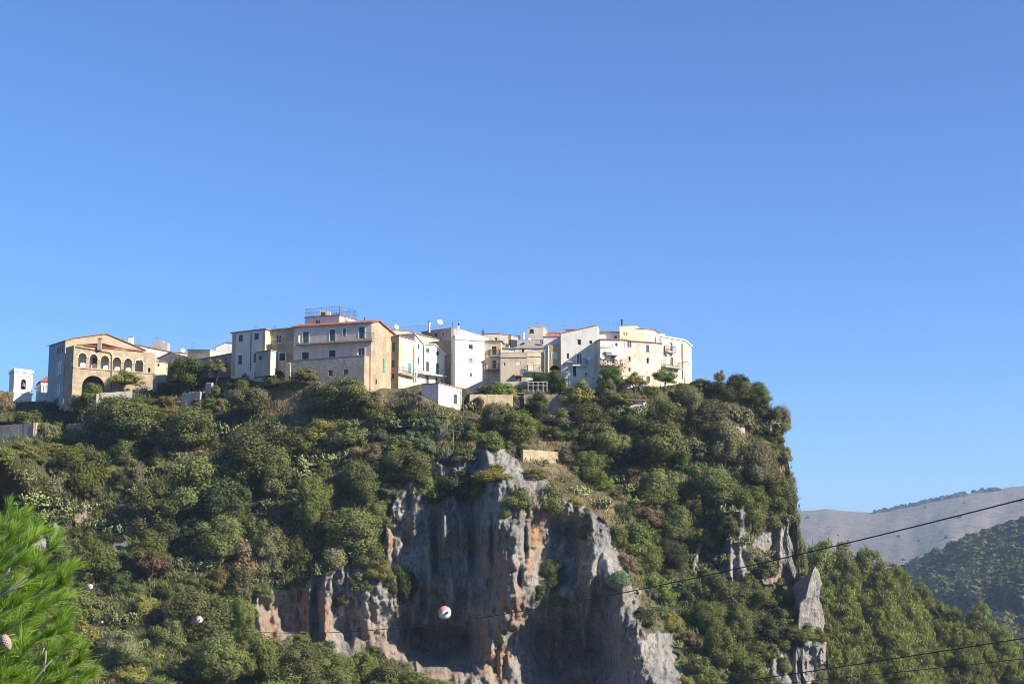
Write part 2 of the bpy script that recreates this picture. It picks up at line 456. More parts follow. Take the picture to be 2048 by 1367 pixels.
# ---- valley floor and land out to the horizon (one sheet; below the frame's lower edge near the camera)
def ground_z(x, y):
    r = np.hypot(x, y)
    z = -1.7 - np.clip(r - 4, 0, None) * 0.20
    fl = -29 + 2.0 * fbm(x / 60, y / 60, 71) - 0.12 * np.clip(r - 260, 0, 640)
    return np.maximum(z, fl) - 0.004 * np.clip(r - 900, 0, None)
rr = np.concatenate([[0.5, 2, 4, 6, 8, 11], np.geomspace(15, 9000, 60)])
th = np.linspace(0, 2 * math.pi, 97)
RR, TH = np.meshgrid(rr, th, indexing='ij')
gx = RR * np.sin(TH); gy = RR * np.cos(TH)
gv = np.stack([gx, gy, ground_z(gx, gy)], -1)
def ground_mat():
    m, nt, b = nodes_mat('valley ground')
    w = worldpos(nt)
    c = mixc(nt, ramp(nt, noise(nt, 0.5, w, 7, 0.65), 0.35, 0.65), (0.05, 0.06, 0.025), (0.14, 0.12, 0.065))
    L(nt, c, b.inputs['Base Color']); b.inputs['Roughness'].default_value = 0.95
    bump(nt, b, noise(nt, 3.0, w, 6), 0.6, 0.2)
    return m
tag(link('ground', np_mesh('ground', gv.reshape(-1, 3), grid_faces(*RR.shape), ground_mat(), smooth=True)), kind='structure')

# ---- wooded spur on the right (pine hill)
SPX = np.array([1500, 1560, 1620, 1700, 1740, 1790, 1830, 1880, 1930, 2000, 2048, 2150, 2300])
SPY = np.array([1120, 1130, 1165, 1172, 1170, 1185, 1222, 1250, 1272, 1312, 1342, 1400, 1450])
def spur_top(px): return np.interp(px, SPX, SPY)
def spur_depth(px, py):
    f = np.clip((py - spur_top(px)) / 300.0, 0, 1.3)
    return 335 - 95 * f ** 0.8 + 8 * fbm(px / 90.0, py / 90.0, 51) - (np.asarray(px) - 1560) * 0.03
sp = np.arange(1480, 2301, 8.0); nv = 60
SX = np.repeat(sp[None], nv, 0); SY = spur_top(sp)[None] + np.linspace(0, 330, nv)[:, None]
SG = Pn(SX, SY, spur_depth(SX, SY))
sb = []
for dy, dz in ((160, -40), (80, -16), (30, -4), (8, -0.5)):
    q = SG[0].copy(); q[:, 1] += dy; q[:, 2] += dz; sb.append(q)
lo = SG[-1].copy(); lo[:, 2] -= 20
SA = np.concatenate([np.stack(sb), SG, lo[None]], 0)
def spur_mat():
    m, nt, b = nodes_mat('pine hill ground'); w = worldpos(nt)
    c = mixc(nt, ramp(nt, noise(nt, 0.4, w, 6, 0.7), 0.35, 0.65), (0.03, 0.04, 0.014), (0.09, 0.08, 0.04))
    L(nt, c, b.inputs['Base Color']); b.inputs['Roughness'].default_value = 0.95
    return m
tag(link('pine_hill', np_mesh('pine_hill', SA.reshape(-1, 3), grid_faces(SA.shape[0], SA.shape[1])[:, ::-1], spur_mat(), smooth=True)), kind='structure')

# ---- far wooded hill and bare mountain
FPX_, FPY_ = [1600, 1700, 1780, 1812, 1870, 1950, 2048, 2200, 2500, 3000], [1330, 1230, 1165, 1143, 1112, 1078, 1047, 1005, 960, 930]
def fh_top(px): return np.interp(px, FPX_, FPY_)
def fh_depth(px, py):
    f = (py - fh_top(px)) / 300.0
    return 1250 - 480 * np.clip(f, 0, 1.4) ** 0.9 - (np.asarray(px) - 1800) * 0.35 + 50 * fbm(px / 120.0, py / 80.0, 61) + 80 * np.sin((px * 0.6 + py * 1.3) / 75.0) * np.clip(f * 3, 0, 1)
fp = np.arange(1640, 3001, 14.0); nv = 70
FX = np.repeat(fp[None], nv, 0); FY = fh_top(fp)[None] + np.linspace(0, 400, nv)[:, None]
FG = Pn(FX, FY, fh_depth(FX, FY))
fb = []
for dy, dz in ((700, -150), (300, -50), (100, -10), (30, -1)):
    q = FG[0].copy(); q[:, 1] += dy; q[:, 2] += dz; fb.append(q)
lo = FG[-1].copy(); lo[:, 2] -= 60
FA = np.concatenate([np.stack(fb), FG, lo[None]], 0)
tag(link('forest_hill', np_mesh('forest_hill', FA.reshape(-1, 3), grid_faces(FA.shape[0], FA.shape[1])[:, ::-1], spur_mat(), smooth=True)), kind='structure')

MPX, MPY = [1100, 1300, 1500, 1600, 1650, 1740, 1800, 1870, 1950, 2048, 2200, 2500, 3000, 3600], [1100, 1055, 1028, 1020, 1018, 1024, 1015, 1000, 985, 970, 950, 930, 960, 1010]
def mt_top(px): return np.interp(px, MPX, MPY) + 2.2 * fbm(np.asarray(px) / 25.0, np.asarray(px) * 0, 77)
def mt_depth(px, py):
    f = np.clip((py - mt_top(px)) / 200.0, 0, 1.5)
    g = fbm((px + 0.5 * py) / 90.0, (py - 0.2 * px) / 160.0, 81)
    return 3000 - 1150 * f ** 0.85 + 140 * g * np.clip(f * 4, 0, 1)
mp = np.arange(1100, 3601, 9.0); nv = 90
MX = np.repeat(mp[None], nv, 0); MY = mt_top(mp)[None] + np.linspace(0, 260, nv)[:, None]
MG = Pn(MX, MY, mt_depth(MX, MY))
mb = []
for dy, dz in ((2500, -400), (900, -120), (250, -20), (60, -2)):
    q = MG[0].copy(); q[:, 1] += dy; q[:, 2] += dz; mb.append(q)
lo = MG[-1].copy(); lo[:, 2] -= 150
MA = np.concatenate([np.stack(mb), MG, lo[None]], 0)
def mount_mat():
    m, nt, b = nodes_mat('bare mountain'); w = worldpos(nt)
    c = mixc(nt, ramp(nt, noise(nt, 0.006, w, 8, 0.7), 0.35, 0.65), (0.17, 0.14, 0.10), (0.26, 0.21, 0.15))
    c = mixc(nt, ramp(nt, noise(nt, 0.035, w, 8, 0.75), 0.52, 0.62, 0, 0.75), c, (0.09, 0.09, 0.065))
    c = mixc(nt, ramp(nt, noise(nt, 0.06, worldpos(nt, (1, 1, 2.5)), 8, 0.75), 0.58, 0.7, 0, 0.5), c, (0.33, 0.30, 0.26))
    L(nt, c, b.inputs['Base Color']); b.inputs['Roughness'].default_value = 0.95
    bump(nt, b, noise(nt, 0.05, w, 8, 0.7), 0.8, 8.0)
    return m
tag(link('mountain', np_mesh('mountain', MA.reshape(-1, 3), grid_faces(MA.shape[0], MA.shape[1])[:, ::-1], mount_mat(), smooth=True)), kind='structure')

# ================================================================== HOUSES
WHITE = plaster('white lime plaster', (0.80, 0.77, 0.70), (0.70, 0.66, 0.57), (0.30, 0.26, 0.20), 0.40)
CREAM = plaster('cream plaster', (0.72, 0.62, 0.43), (0.60, 0.49, 0.32), (0.24, 0.19, 0.13), 0.50)
CREAMW = plaster('flaking cream plaster', (0.76, 0.70, 0.56), (0.58, 0.48, 0.34), (0.26, 0.21, 0.15), 0.62)
PALE = plaster('pale grey plaster', (0.76, 0.74, 0.66), (0.68, 0.66, 0.58), (0.30, 0.30, 0.27), 0.45)
GREY = plaster('grey beige plaster', (0.76, 0.69, 0.58), (0.68, 0.61, 0.51), (0.18, 0.16, 0.14), 0.35)
PINK = plaster('faded pink plaster', (0.74, 0.59, 0.51), (0.66, 0.53, 0.45), (0.2, 0.17, 0.15), 0.35)
STONE = plaster('old stone wall', (0.54, 0.44, 0.30), (0.40, 0.32, 0.21), (0.13, 0.105, 0.08), 0.65, 0.5)
STONEG = plaster('grey stone wall', (0.50, 0.44, 0.36), (0.40, 0.35, 0.28), (0.09, 0.08, 0.07), 0.6, 0.5)
OCHRE = plaster('ochre plaster', (0.62, 0.42, 0.20), (0.52, 0.36, 0.19), (0.24, 0.17, 0.1), 0.5)
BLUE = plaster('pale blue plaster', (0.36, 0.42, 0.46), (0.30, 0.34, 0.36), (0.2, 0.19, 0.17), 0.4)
CONC = plaster('raw concrete', (0.46, 0.42, 0.36), (0.38, 0.345, 0.29), (0.17, 0.15, 0.13), 0.5)
TILE = simple('terracotta tiles', (0.36, 0.125, 0.07), 0.85, 0, 0.45, 2.5)
TILEO = simple('old clay tiles', (0.30, 0.19, 0.13), 0.9, 0, 0.5, 2.5)
TRIMW = simple('white trim', (0.75, 0.74, 0.70), 0.7, 0, 0.12)
SHUT = simple('green shutter paint', (0.045, 0.10, 0.08), 0.5, 0, 0.3)
SHUTL = simple('light green shutter paint', (0.13, 0.33, 0.25), 0.5, 0, 0.2)
SHUTD = simple('dark shutter paint', (0.03, 0.045, 0.045), 0.5, 0, 0.3)
SHUTW = simple('white shutter paint', (0.70, 0.69, 0.65), 0.55, 0, 0.1)
SHUTB = simple('brown wood paint', (0.11, 0.06, 0.045), 0.6, 0, 0.3)
METAL = simple('grey metal', (0.20, 0.21, 0.22), 0.45, 0.7, 0.2)
DARKM = simple('dark metal', (0.04, 0.045, 0.05), 0.5, 0.5, 0.2)
DISHM = simple('dish white', (0.72, 0.72, 0.70), 0.5, 0, 0.06)
RUST = simple('rusty pipe', (0.16, 0.085, 0.05), 0.8, 0.2, 0.4)
WOODG = simple('weathered wood', (0.30, 0.25, 0.19), 0.85, 0, 0.35)
def glass_mat():
    m, nt, b = nodes_mat('window glass')
    b.inputs['Base Color'].default_value = (0.02, 0.025, 0.03, 1); b.inputs['Roughness'].default_value = 0.12
    b.inputs['Specular IOR Level'].default_value = 0.6
    return m
GLASS = glass_mat()
SH = {'g': SHUT, 'l': SHUTL, 'd': SHUTD, 'w': SHUTW, 'b': SHUTB}

class Frame:
    """a vertical wall plane: s along it (left to right as seen), n outwards, z up"""
    def __init__(self, A, B):
        self.A = Vector((A[0], A[1], 0)); self.B = Vector((B[0], B[1], 0))
        d = self.B - self.A; self.Ln = d.length; self.d = d / self.Ln
        self.n = Vector((self.d.y, -self.d.x, 0))
    def W(self, s, n, z):
        q = self.A + self.d * s + self.n * n
        return (q.x, q.y, z)
    def pix(self, px, py, off=0.0):
        r = ray(px, py)
        t = (self.A + self.n * off).dot(self.n) / r.dot(self.n)
        q = r * t
        return (q - self.A).dot(self.d), q.z
def box_sz(fr, x0, y0, x1, y1, off=0.0):
    a = fr.pix(x0, y0, off); b = fr.pix(x1, y0, off); c = fr.pix(x1, y1, off); d = fr.pix(x0, y1, off)
    return (a[0] + d[0]) / 2, (c[1] + d[1]) / 2, (b[0] + c[0]) / 2, (a[1] + b[1]) / 2
def arch_pts(s0, z0, s1, z1, n=9):
    r = (s1 - s0) / 2; zc = max(z0, z1 - r); h = z1 - zc
    pts = [(s0, z0), (s1, z0)]
    for k in range(n + 1):
        a = math.pi * k / n
        pts.append(((s0 + s1) / 2 + r * math.cos(a), zc + h * math.sin(a)))
    return pts

def wall_mesh(mb, fr, outline, holes, reveal=0.28):
    polys = [[Vector((s, z, 0)) for s, z in outline]] + [[Vector((s, z, 0)) for s, z in h] for h in holes]
    flat = [p for q in polys for p in q]
    tris = tessellate_polygon(polys)
    mb.add([fr.W(p.x, 0, p.y) for p in flat], [tuple(t) for t in tris])
    for h in holes:
        m = len(h)
        for i in range(m):
            a = h[i]; b = h[(i + 1) % m]
            mb.quad(fr.W(a[0], 0, a[1]), fr.W(b[0], 0, b[1]), fr.W(b[0], -reveal, b[1]), fr.W(a[0], -reveal, a[1]))

def window(house, fr, s0, z0, s1, z1, style, col='g', trim=None, sill=False, arch=False):
    """window: surround mesh with frame; shutters or panes are its sub-parts"""
    mb = MB(); T = fr.W
    if trim:
        t = 0.13
        mb.box(s0 - t, 0.0, z0, s0, 0.035, z1, T); mb.box(s1, 0.0, z0, s1 + t, 0.035, z1, T)
        mb.box(s0 - t, 0.0, z1, s1 + t, 0.035, z1 + t, T)
        if sill: mb.box(s0 - t, 0.0, z0 - 0.09, s1 + t, 0.10, z0, T)
    elif sill:
        mb.box(s0 - 0.08, 0.0, z0 - 0.08, s1 + 0.08, 0.09, z0, T)
    f = 0.07
    for q in ((s0, z0, s0 + f, z1), (s1 - f, z0, s1, z1), (s0 + f, z1 - f, s1 - f, z1), (s0 + f, z0, s1 - f, z0 + f)):
        mb.box(q[0], -0.22, q[1], q[2], -0.14, q[3], T)
    sm = (s0 + s1) / 2
    if style == 'win' and s1 - s0 > 0.7:
        mb.box(sm - 0.04, -0.215, z0 + f, sm + 0.04, -0.135, z1 - f, T)
    w = mb.build('door' if style == 'door' else 'window', trim or (TRIMW if style == 'win' else SH[col]), house)
    def leaf(name, a0, a1, c0, c1, n0, n1, mat, slats=0):
        m = MB(); m.box(a0, n0, c0, a1, n1, c1, T)
        k = 0.06
        if a1 - a0 > 0.25 and slats:
            m.box(a0 + k, n1, c0 + k, a1 - k, n1 + 0.015, (c0 + c1) / 2 - 0.03, T)
            m.box(a0 + k, n1, (c0 + c1) / 2 + 0.03, a1 - k, n1 + 0.015, c1 - k, T)
        m.build(name, mat, w)
    if style == 'shut':
        leaf('shutter', s0 + 0.01, sm - 0.012, z0 + 0.01, z1 - 0.01, -0.12, -0.07, SH[col], 1)
        leaf('shutter', sm + 0.012, s1 - 0.01, z0 + 0.01, z1 - 0.01, -0.12, -0.07, SH[col], 1)
    elif style == 'win':
        leaf('pane', s0 + f, sm - 0.045, z0 + f, z1 - f, -0.20, -0.19, GLASS)
        leaf('pane', sm + 0.045, s1 - f, z0 + f, z1 - f, -0.20, -0.19, GLASS)
    elif style == 'open':       # open shutters folded on the wall, panes behind
        hw = (s1 - s0) / 2
        leaf('shutter', s0 - hw, s0 - 0.02, z0, z1, 0.01, 0.05, SH[col], 1)
        leaf('shutter', s1 + 0.02, s1 + hw, z0, z1, 0.01, 0.05, SH[col], 1)
        leaf('pane', s0 + f, s1 - f, z0 + f, z1 - f, -0.20, -0.19, GLASS)
    elif style == 'door':
        leaf('door_panel', s0 + f, s1 - f, z0 + 0.02, z1 - f, -0.20, -0.15, SH[col], 1)
    elif style == 'dark':
        leaf('pane', s0 + f, s1 - f, z0 + f, z1 - f, -0.24, -0.23, GLASS)
    return w

def rails(mb, pts, h, step=0.16, r=0.022, mid=False):
    for i in range(len(pts) - 1):
        a = Vector(pts[i]); b = Vector(pts[i + 1]); ln = (b - a).length
        up = Vector((0, 0, h))
        mb.tube(a + up, b + up, r * 1.4, n=4); mb.tube(a + Vector((0, 0, 0.08)), b + Vector((0, 0, 0.08)), r, n=4)
        if mid: mb.tube(a + up * 0.5, b + up * 0.5, r, n=4)
        k = max(1, int(ln / step))
        for j in range(k + 1):
            q = a + (b - a) * (j / k); mb.tube(q, q + up, r, n=4, cap=False)

def balcony(house, fr, x0, x1, py, depth=0.9, th=0.17, h=1.0, mat=None, rail=METAL, step=0.16):
    """slab whose outer lower front edge shows from x0 to x1 at row py"""
    a = fr.pix(x0, py, depth); b = fr.pix(x1, py, depth)
    s0, s1 = a[0], b[0]; z = (a[1] + b[1]) / 2
    mb = MB(); mb.box(s0, 0.0, z, s1, depth, z + th, fr.W)
    o = mb.build('balcony', mat or CONC, house)
    r = MB(); e = 0.06
    rails(r, [fr.W(s0 + e, 0, z + th), fr.W(s0 + e, depth - e, z + th), fr.W(s1 - e, depth - e, z + th), fr.W(s1 - e, 0, z + th)], h, step)
    r.build('railing', rail, o)
    return o, (s0, s1, z + th)

ALLH = []
class House:
    """prism: front wall polygon (photo points) pushed back along a vector; windows given as photo rectangles"""
    def __init__(self, name, label, A, B, top=None, zb=790, back=(0.43, 0.9), depth=8.0, wall=CREAM, side=None, roof=TILE, over=0.25, th=0.14,
                 wins=(), rwins=(), lwins=(), backwall=True, cat='house', roofed=True, holes=(), group=None, gut=True):
        self.A = P(*A); self.B = P(*B)
        self.fr = fr = Frame(self.A, self.B)
        zA, zB = self.A.z, self.B.z
        bz = min(P(A[0], zb, A[2]).z, P(B[0], zb, B[2]).z) - 1.5
        self.bz = bz
        org = Vector(((self.A.x + self.B.x) / 2, (self.A.y + self.B.y) / 2, bz))
        self.root = empty(name, org); tag(self.root, label, cat, group)
        tp = [(0, zA)] + [fr.pix(x, y) for x, y in (top or [])] + [(fr.Ln, zB)]
        self.tp = tp
        v = Vector((back[0], back[1], 0)); v.normalize(); self.v = v * depth
        wl = wall; ws = side or wall
        # openings
        ops = []; hs = []
        for q in wins:
            s0, z0, s1, z1 = box_sz(fr, *q[:4]); ops.append((s0, z0, s1, z1) + tuple(q[4:]))
            hs.append([(s0, z0), (s1, z0), (s1, z1), (s0, z1)])
        for q in holes:
            hs.append(q(fr))
        mb = MB()
        outline = [(0, bz), (fr.Ln, bz)] + [p for p in reversed(tp)]
        wall_mesh(mb, fr, outline, hs)
        mb.build('wall', wl, self.root)
        for s0, z0, s1, z1, style, *o in ops:
            o = dict(o[0]) if o else {}
            window(self.root, fr, s0, z0, s1, z1, style, **o)
        # side walls
        Ab = self.A + self.v; Bb = self.B + self.v
        self.rf = Frame(self.B, Bb); self.lf = Frame(Ab, self.A)
        for f2, z, wn_ in ((self.rf, zB, rwins), (self.lf, zA, lwins)):
            hs = []; ops = []
            for q in wn_:
                s0, z0, s1, z1 = box_sz(f2, *q[:4]); ops.append((s0, z0, s1, z1) + tuple(q[4:]))
                hs.append([(s0, z0), (s1, z0), (s1, z1), (s0, z1)])
            mb = MB(); wall_mesh(mb, f2, [(0, bz), (f2.Ln, bz), (f2.Ln, z), (0, z)], hs)
            mb.build('side_wall', ws, self.root)
            for s0, z0, s1, z1, style, *o in ops:
                o = dict(o[0]) if o else {}
                window(self.root, f2, s0, z0, s1, z1, style, **o)
        if backwall:
            bf = Frame(Bb, Ab); mb = MB()
            wall_mesh(mb, bf, [(0, bz), (bf.Ln, bz)] + [(bf.Ln - s, z) for s, z in tp], [])
            mb.build('back_wall', ws, self.root)
        # roof
        self.roof = None
        if roofed:
            mb = MB(); n = fr.n; vh = self.v.normalized()
            e0 = -over; e1 = over
            pts = [list(p) for p in tp]
            if len(pts) > 1:
                def ext(p, q, d):
                    ln = math.hypot(q[0] - p[0], q[1] - p[1]) or 1
                    return [q[0] + (q[0] - p[0]) / ln * d, q[1] + (q[1] - p[1]) / ln * d]
                a = ext(pts[1], pts[0], over); b = ext(pts[-2], pts[-1], over)
                pts[0] = a; pts[-1] = b
            for i in range(len(pts) - 1):
                p, q = pts[i], pts[i + 1]
                f0 = Vector(fr.W(p[0], 0, p[1] + 0.005)) - vh * over; f1 = Vector(fr.W(q[0], 0, q[1] + 0.005)) - vh * over
                b0 = f0 + self.v + vh * 2 * over; b1 = f1 + self.v + vh * 2 * over
                up = Vector((0, 0, th))
                mb.hexa([f0, f1, b1, b0, f0 + up, f1 + up, b1 + up, b0 + up])
            self.roof = mb.build('roof', roof, self.root)
        ALLH.append(self)
    # -- small fittings
    def part(self, name, mb, mat, parent=None): return mb.build(name, mat, parent or self.root)
    def chimney(self, x0, y0, x1, y1, Y, mat=CREAM, cap=TILEO, pot=False):
        a = P(x0, y1, Y); b = P(x1, y0, Y); w = b.x - a.x
        mb = MB(); mb.box(a.x, a.y - w / 2, a.z - 0.8, b.x, a.y + w / 2, b.z - 0.1)
        c = mb.build('chimney', mat, self.root)
        m2 = MB()
        if pot: m2.tube(((a.x + b.x) / 2, a.y, b.z - 0.1), ((a.x + b.x) / 2, a.y, b.z + 0.35), w * 0.3, n=8)
        else: m2.box(a.x - 0.07, a.y - w / 2 - 0.07, b.z - 0.1, b.x + 0.07, a.y + w / 2 + 0.07, b.z)
        m2.build('chimney_cap', cap, c)
    def pipe(self, pts, r=0.06, mat=None, fr=None, off=0.1):
        fr = fr or self.fr; mb = MB()
        q = [fr.W(s, off, z) for s, z in (fr.pix(x, y, off) for x, y in pts)]
        mb.path(q, r, n=6); return mb.build('downpipe', mat or RUST, self.root)
    def band(self, x0, y0, x1, y1, h=0.18, proud=0.1, mat=None, name='string_course', fr=None):
        fr = fr or self.fr; a = fr.pix(x0, y0); b = fr.pix(x1, y1)
        mb = MB()
        p = [fr.W(a[0], 0, a[1] - h / 2), fr.W(b[0], 0, b[1] - h / 2), fr.W(b[0], proud, b[1] - h / 2), fr.W(a[0], proud, a[1] - h / 2),
             fr.W(a[0], 0, a[1] + h / 2), fr.W(b[0], 0, b[1] + h / 2), fr.W(b[0], proud, b[1] + h / 2), fr.W(a[0], proud, a[1] + h / 2)]
        mb.hexa(p); return mb.build(name, mat or STONE, self.root)
    def antenna(self, px, py0, py1, Y, arms=3):
        a = P(px, py1, Y); b = P(px, py0, Y); mb = MB()
        mb.tube(a - Vector((0, 0, 0.5)), b, 0.03, n=5)
        for k in range(arms):
            z = b.z - 0.08 - 0.22 * k; w = 0.32 + 0.08 * k
            mb.tube((b.x - w, b.y, z), (b.x + w, b.y, z), 0.017, n=4)
        if arms: mb.tube((b.x - 0.1, b.y - 0.5, b.z - 0.2), (b.x + 0.1, b.y + 0.5, b.z - 0.2), 0.02, n=4)
        return mb.build('antenna', METAL, self.root)
    def dish(self, px, py, Y, r=0.45, mat=None, az=0.5):
        c = P(px, py, Y); ax = Vector((math.sin(az), -math.cos(az), 0.45)).normalized()
        s = ax.orthogonal().normalized(); t = ax.cross(s); mb = MB(); vs = [c - ax * 0.12]; n = 14
        for k, rr_ in ((0, r * 0.55), (1, r)):
            for i in range(n):
                an = 2 * math.pi * i / n
                vs.append(c + s * (rr_ * math.cos(an)) + t * (rr_ * math.sin(an)) - ax * (0.08 if k == 0 else 0))
        fs = [(0, 1 + (i + 1) % n, 1 + i) for i in range(n)] + [(1 + i, 1 + (i + 1) % n, 1 + n + (i + 1) % n, 1 + n + i) for i in range(n)]
        mb.add(vs, fs)
        o = mb.build('satellite_dish', mat or DISHM, self.root)
        m2 = MB(); m2.tube(c - ax * 0.1, c - ax * 0.1 - Vector((0, 0, 0.9)) + Vector((0, 0.25, 0)), 0.03, n=5); m2.tube(c - t * r * 0.9, c + ax * 0.5, 0.015, n=4)
        m2.build('dish_mount', METAL, o); return o
    def aircon(self, x0, y0, x1, y1, fr=None):
        fr = fr or self.fr; s0, z0, s1, z1 = box_sz(fr, x0, y0, x1, y1)
        mb = MB(); mb.box(s0, 0.05, z0, s1, 0.38, z1, fr.W); o = mb.build('air_conditioner', DISHM, self.root)
        m2 = MB(); c = fr.W((s0 + s1) / 2, 0.382, (z0 + z1) / 2); c2 = fr.W((s0 + s1) / 2, 0.395, (z0 + z1) / 2)
        m2.tube(c, c2, (z1 - z0) * 0.38, n=12); m2.build('fan_grille', DARKM, o)
    def awning(self, x0, x1, py, depth=0.9, mat=None, fr=None):
        fr = fr or self.fr; a = fr.pix(x0, py, 0); b = fr.pix(x1, py, 0); z = (a[1] + b[1]) / 2
        mb = MB(); mb.hexa([fr.W(a[0], 0, z), fr.W(b[0], 0, z), fr.W(b[0], depth, z - 0.3), fr.W(a[0], depth, z - 0.3), fr.W(a[0], 0, z + 0.05), fr.W(b[0], 0, z + 0.05), fr.W(b[0], depth, z - 0.25), fr.W(a[0], depth, z - 0.25)])
        return mb.build('awning', mat or TRIMW, self.root)
def tr(col='g', trim=True, sill=True, **k): return dict(col=col, trim=TRIMW if trim else None, sill=sill, **k)
def nt_(col='g', sill=False): return dict(col=col, trim=None, sill=sill)

def ZA(x, y): return x / 5.697, 640 + y / 5.697                 # zoom crops used when measuring the photo
def ZB(x, y): return 300 + x / 5.697, 600 + y / 5.697
def ZC(x, y): return 560 + x / 6.508, 590 + y / 6.508
def ZD(x, y): return 740 + x / 6.2125, 620 + y / 6.2125
def ZE(x, y): return 940 + x / 8.041, 630 + y / 8.041
def ZF(x, y): return 1110 + x / 7.062, 630 + y / 7.062
def R(z, x0, y0, x1, y1, *o): return z(x0, y0) + z(x1, y1) + o

# ---------------- bell tower
h = House('bell_tower', 'white square bell tower with arched belfry opening at far left', (29, 742, 262), (66, 744, 265), zb=815, back=(-2.2, 4), depth=4.5, wall=WHITE, roofed=False, cat='tower',
          holes=[lambda f: arch_pts(*box_sz(f, 42, 757.5, 52, 778.5))])
def ring(h, z0, z1, grow, mat, name):
    a = [h.A, h.B, h.B + h.v, h.A + h.v]; c = sum((Vector((p.x, p.y, 0)) for p in a), Vector()) / 4
    q = [Vector((p.x, p.y, 0)) + (Vector((p.x, p.y, 0)) - c).normalized() * grow for p in a]
    mb = MB(); mb.hexa([(p.x, p.y, z0) for p in q] + [(p.x, p.y, z1) for p in q]); return mb.build(name, mat, h.root)
zt = h.A.z
ring(h, zt - 0.05, zt + 0.30, 0.22, WHITE, 'cornice'); ring(h, zt + 0.30, zt + 0.55, 0.10, WHITE, 'parapet')
zz = P(40, 784, 262).z; ring(h, zz - 0.12, zz + 0.12, 0.2, WHITE, 'string_course')
mb = MB(); c = P(47, 769, 263.2); mb.tube(c + Vector((0, 0, 0.35)), c + Vector((0, 0, -0.3)), 0.12, 0.34, n=10); mb.tube(c + Vector((0, 0, 0.7)), c + Vector((0, 0, 0.3)), 0.04, n=5)
mb.build('bell', simple('bronze', (0.18, 0.12, 0.06), 0.5, 0.6), h.root)
mb = MB(); c = P(67.5, 776, 264.8); mb.tube(c, c + Vector((0.45, -0.2, 0)), 0.06, 0.22, n=10); mb.build('loudspeaker', METAL, h.root)
# ---------------- red-roofed white house between tower and arcaded house
h = House('white_house', 'small white house with orange hipped roof behind metal lattice, beside the bell tower', (82, 763, 258), (112, 763, 259), zb=812, back=(-1.4, 3), depth=6, wall=WHITE, roofed=False,
          wins=[(97, 786, 100.5, 793, 'win', nt_())])
mb = MB(); a, b = h.A, h.B; cc = (a + b) / 2 + h.v / 2 + Vector((0, 0, 1.25)); o = 0.3
cor = [a + Vector((-o, -o, 0)), b + Vector((o, -o, 0)), b + h.v + Vector((o, o, 0)), a + h.v + Vector((-o, o, 0))]
mb.add([*cor, cc - Vector((0.2, 0, 0)), cc + Vector((1.2, 0, 0))], [(0, 1, 5, 4), (1, 2, 5), (2, 3, 4, 5), (3, 0, 4), (3, 2, 1, 0)]); mb.build('roof', TILE, h.root)
mb = MB(); q0 = P(73, 784, 254); q1 = P(104, 782, 255)
mb.hexa([(q0.x, q0.y, q0.z - 4), (q1.x, q1.y, q0.z - 4), (q1.x, q1.y + 2.5, q0.z - 4), (q0.x - .5, q0.y + 2.5, q0.z - 4), (q0.x, q0.y, q0.z), (q1.x, q1.y, q0.z), (q1.x, q1.y + 2.5, q0.z), (q0.x - .5, q0.y + 2.5, q0.z)])
mb.build('terrace', WHITE, h.root)
mb = MB(); rails(mb, [(q0.x, q0.y, q0.z), (q1.x, q1.y, q0.z)], 1.1, 0.35, 0.025)
for i in range(5): 
    t = i / 4; p = Vector((q0.x + (q1.x - q0.x) * (0.3 + 0.7 * t), q0.y + (q1.y - q0.y) * t, q0.z)); mb.tube(p, p + Vector((0, 0, 1.2 + 1.6 * t)), 0.035, n=4)
mb.tube((q0.x + 0.8, q0.y, q0.z + 1.2), (q1.x, q1.y, q0.z + 2.8), 0.035, n=4); mb.tube((q0.x + 0.8, q0.y, q0.z + 1.2), (q1.x, q1.y, q0.z + 1.2), 0.035, n=4)
mb.build('lattice_railing', METAL, h.root)

# ---------------- arcaded house (loggia)
HA, HB = (148, 690, 235), (311.6, 706, 243.5)
pA, pB = P(*HA), P(*HB); dd = Vector((pB.x - pA.x, pB.y - pA.y, 0)).normalized(); bk = Vector((-dd.y, dd.x, 0))
arc = [(893, 372, 985, 532), (1022, 387, 1110, 547), (1148, 403, 1240, 560), (1285, 420, 1377, 574), (1415, 435, 1503, 587), (1540, 447, 1630, 597)]
h = House('arcaded_house', 'tan stone house with row of six arches above one large vaulted arch', HA, HB, zb=800, back=(bk.x, bk.y), depth=3.4, wall=STONE, roofed=False, backwall=False,
          wins=[R(ZA, 1686, 542, 1712, 600, 'dark', nt_('d'))], lwins=[(142, 722, 145, 732, 'shut', nt_('w'))],
          holes=[(lambda f, q=q: arch_pts(*box_sz(f, *ZA(q[0], q[1]), *ZA(q[2], q[3])))) for q in arc] + [lambda f: arch_pts(*box_sz(f, *ZA(935, 632), *ZA(1195, 830)), n=14)])
fr = h.fr
def zat(px, py): return fr.pix(px, py)[1]
h.band(*ZA(833, 537), *ZA(1770, 608), 0.22, 0.12)
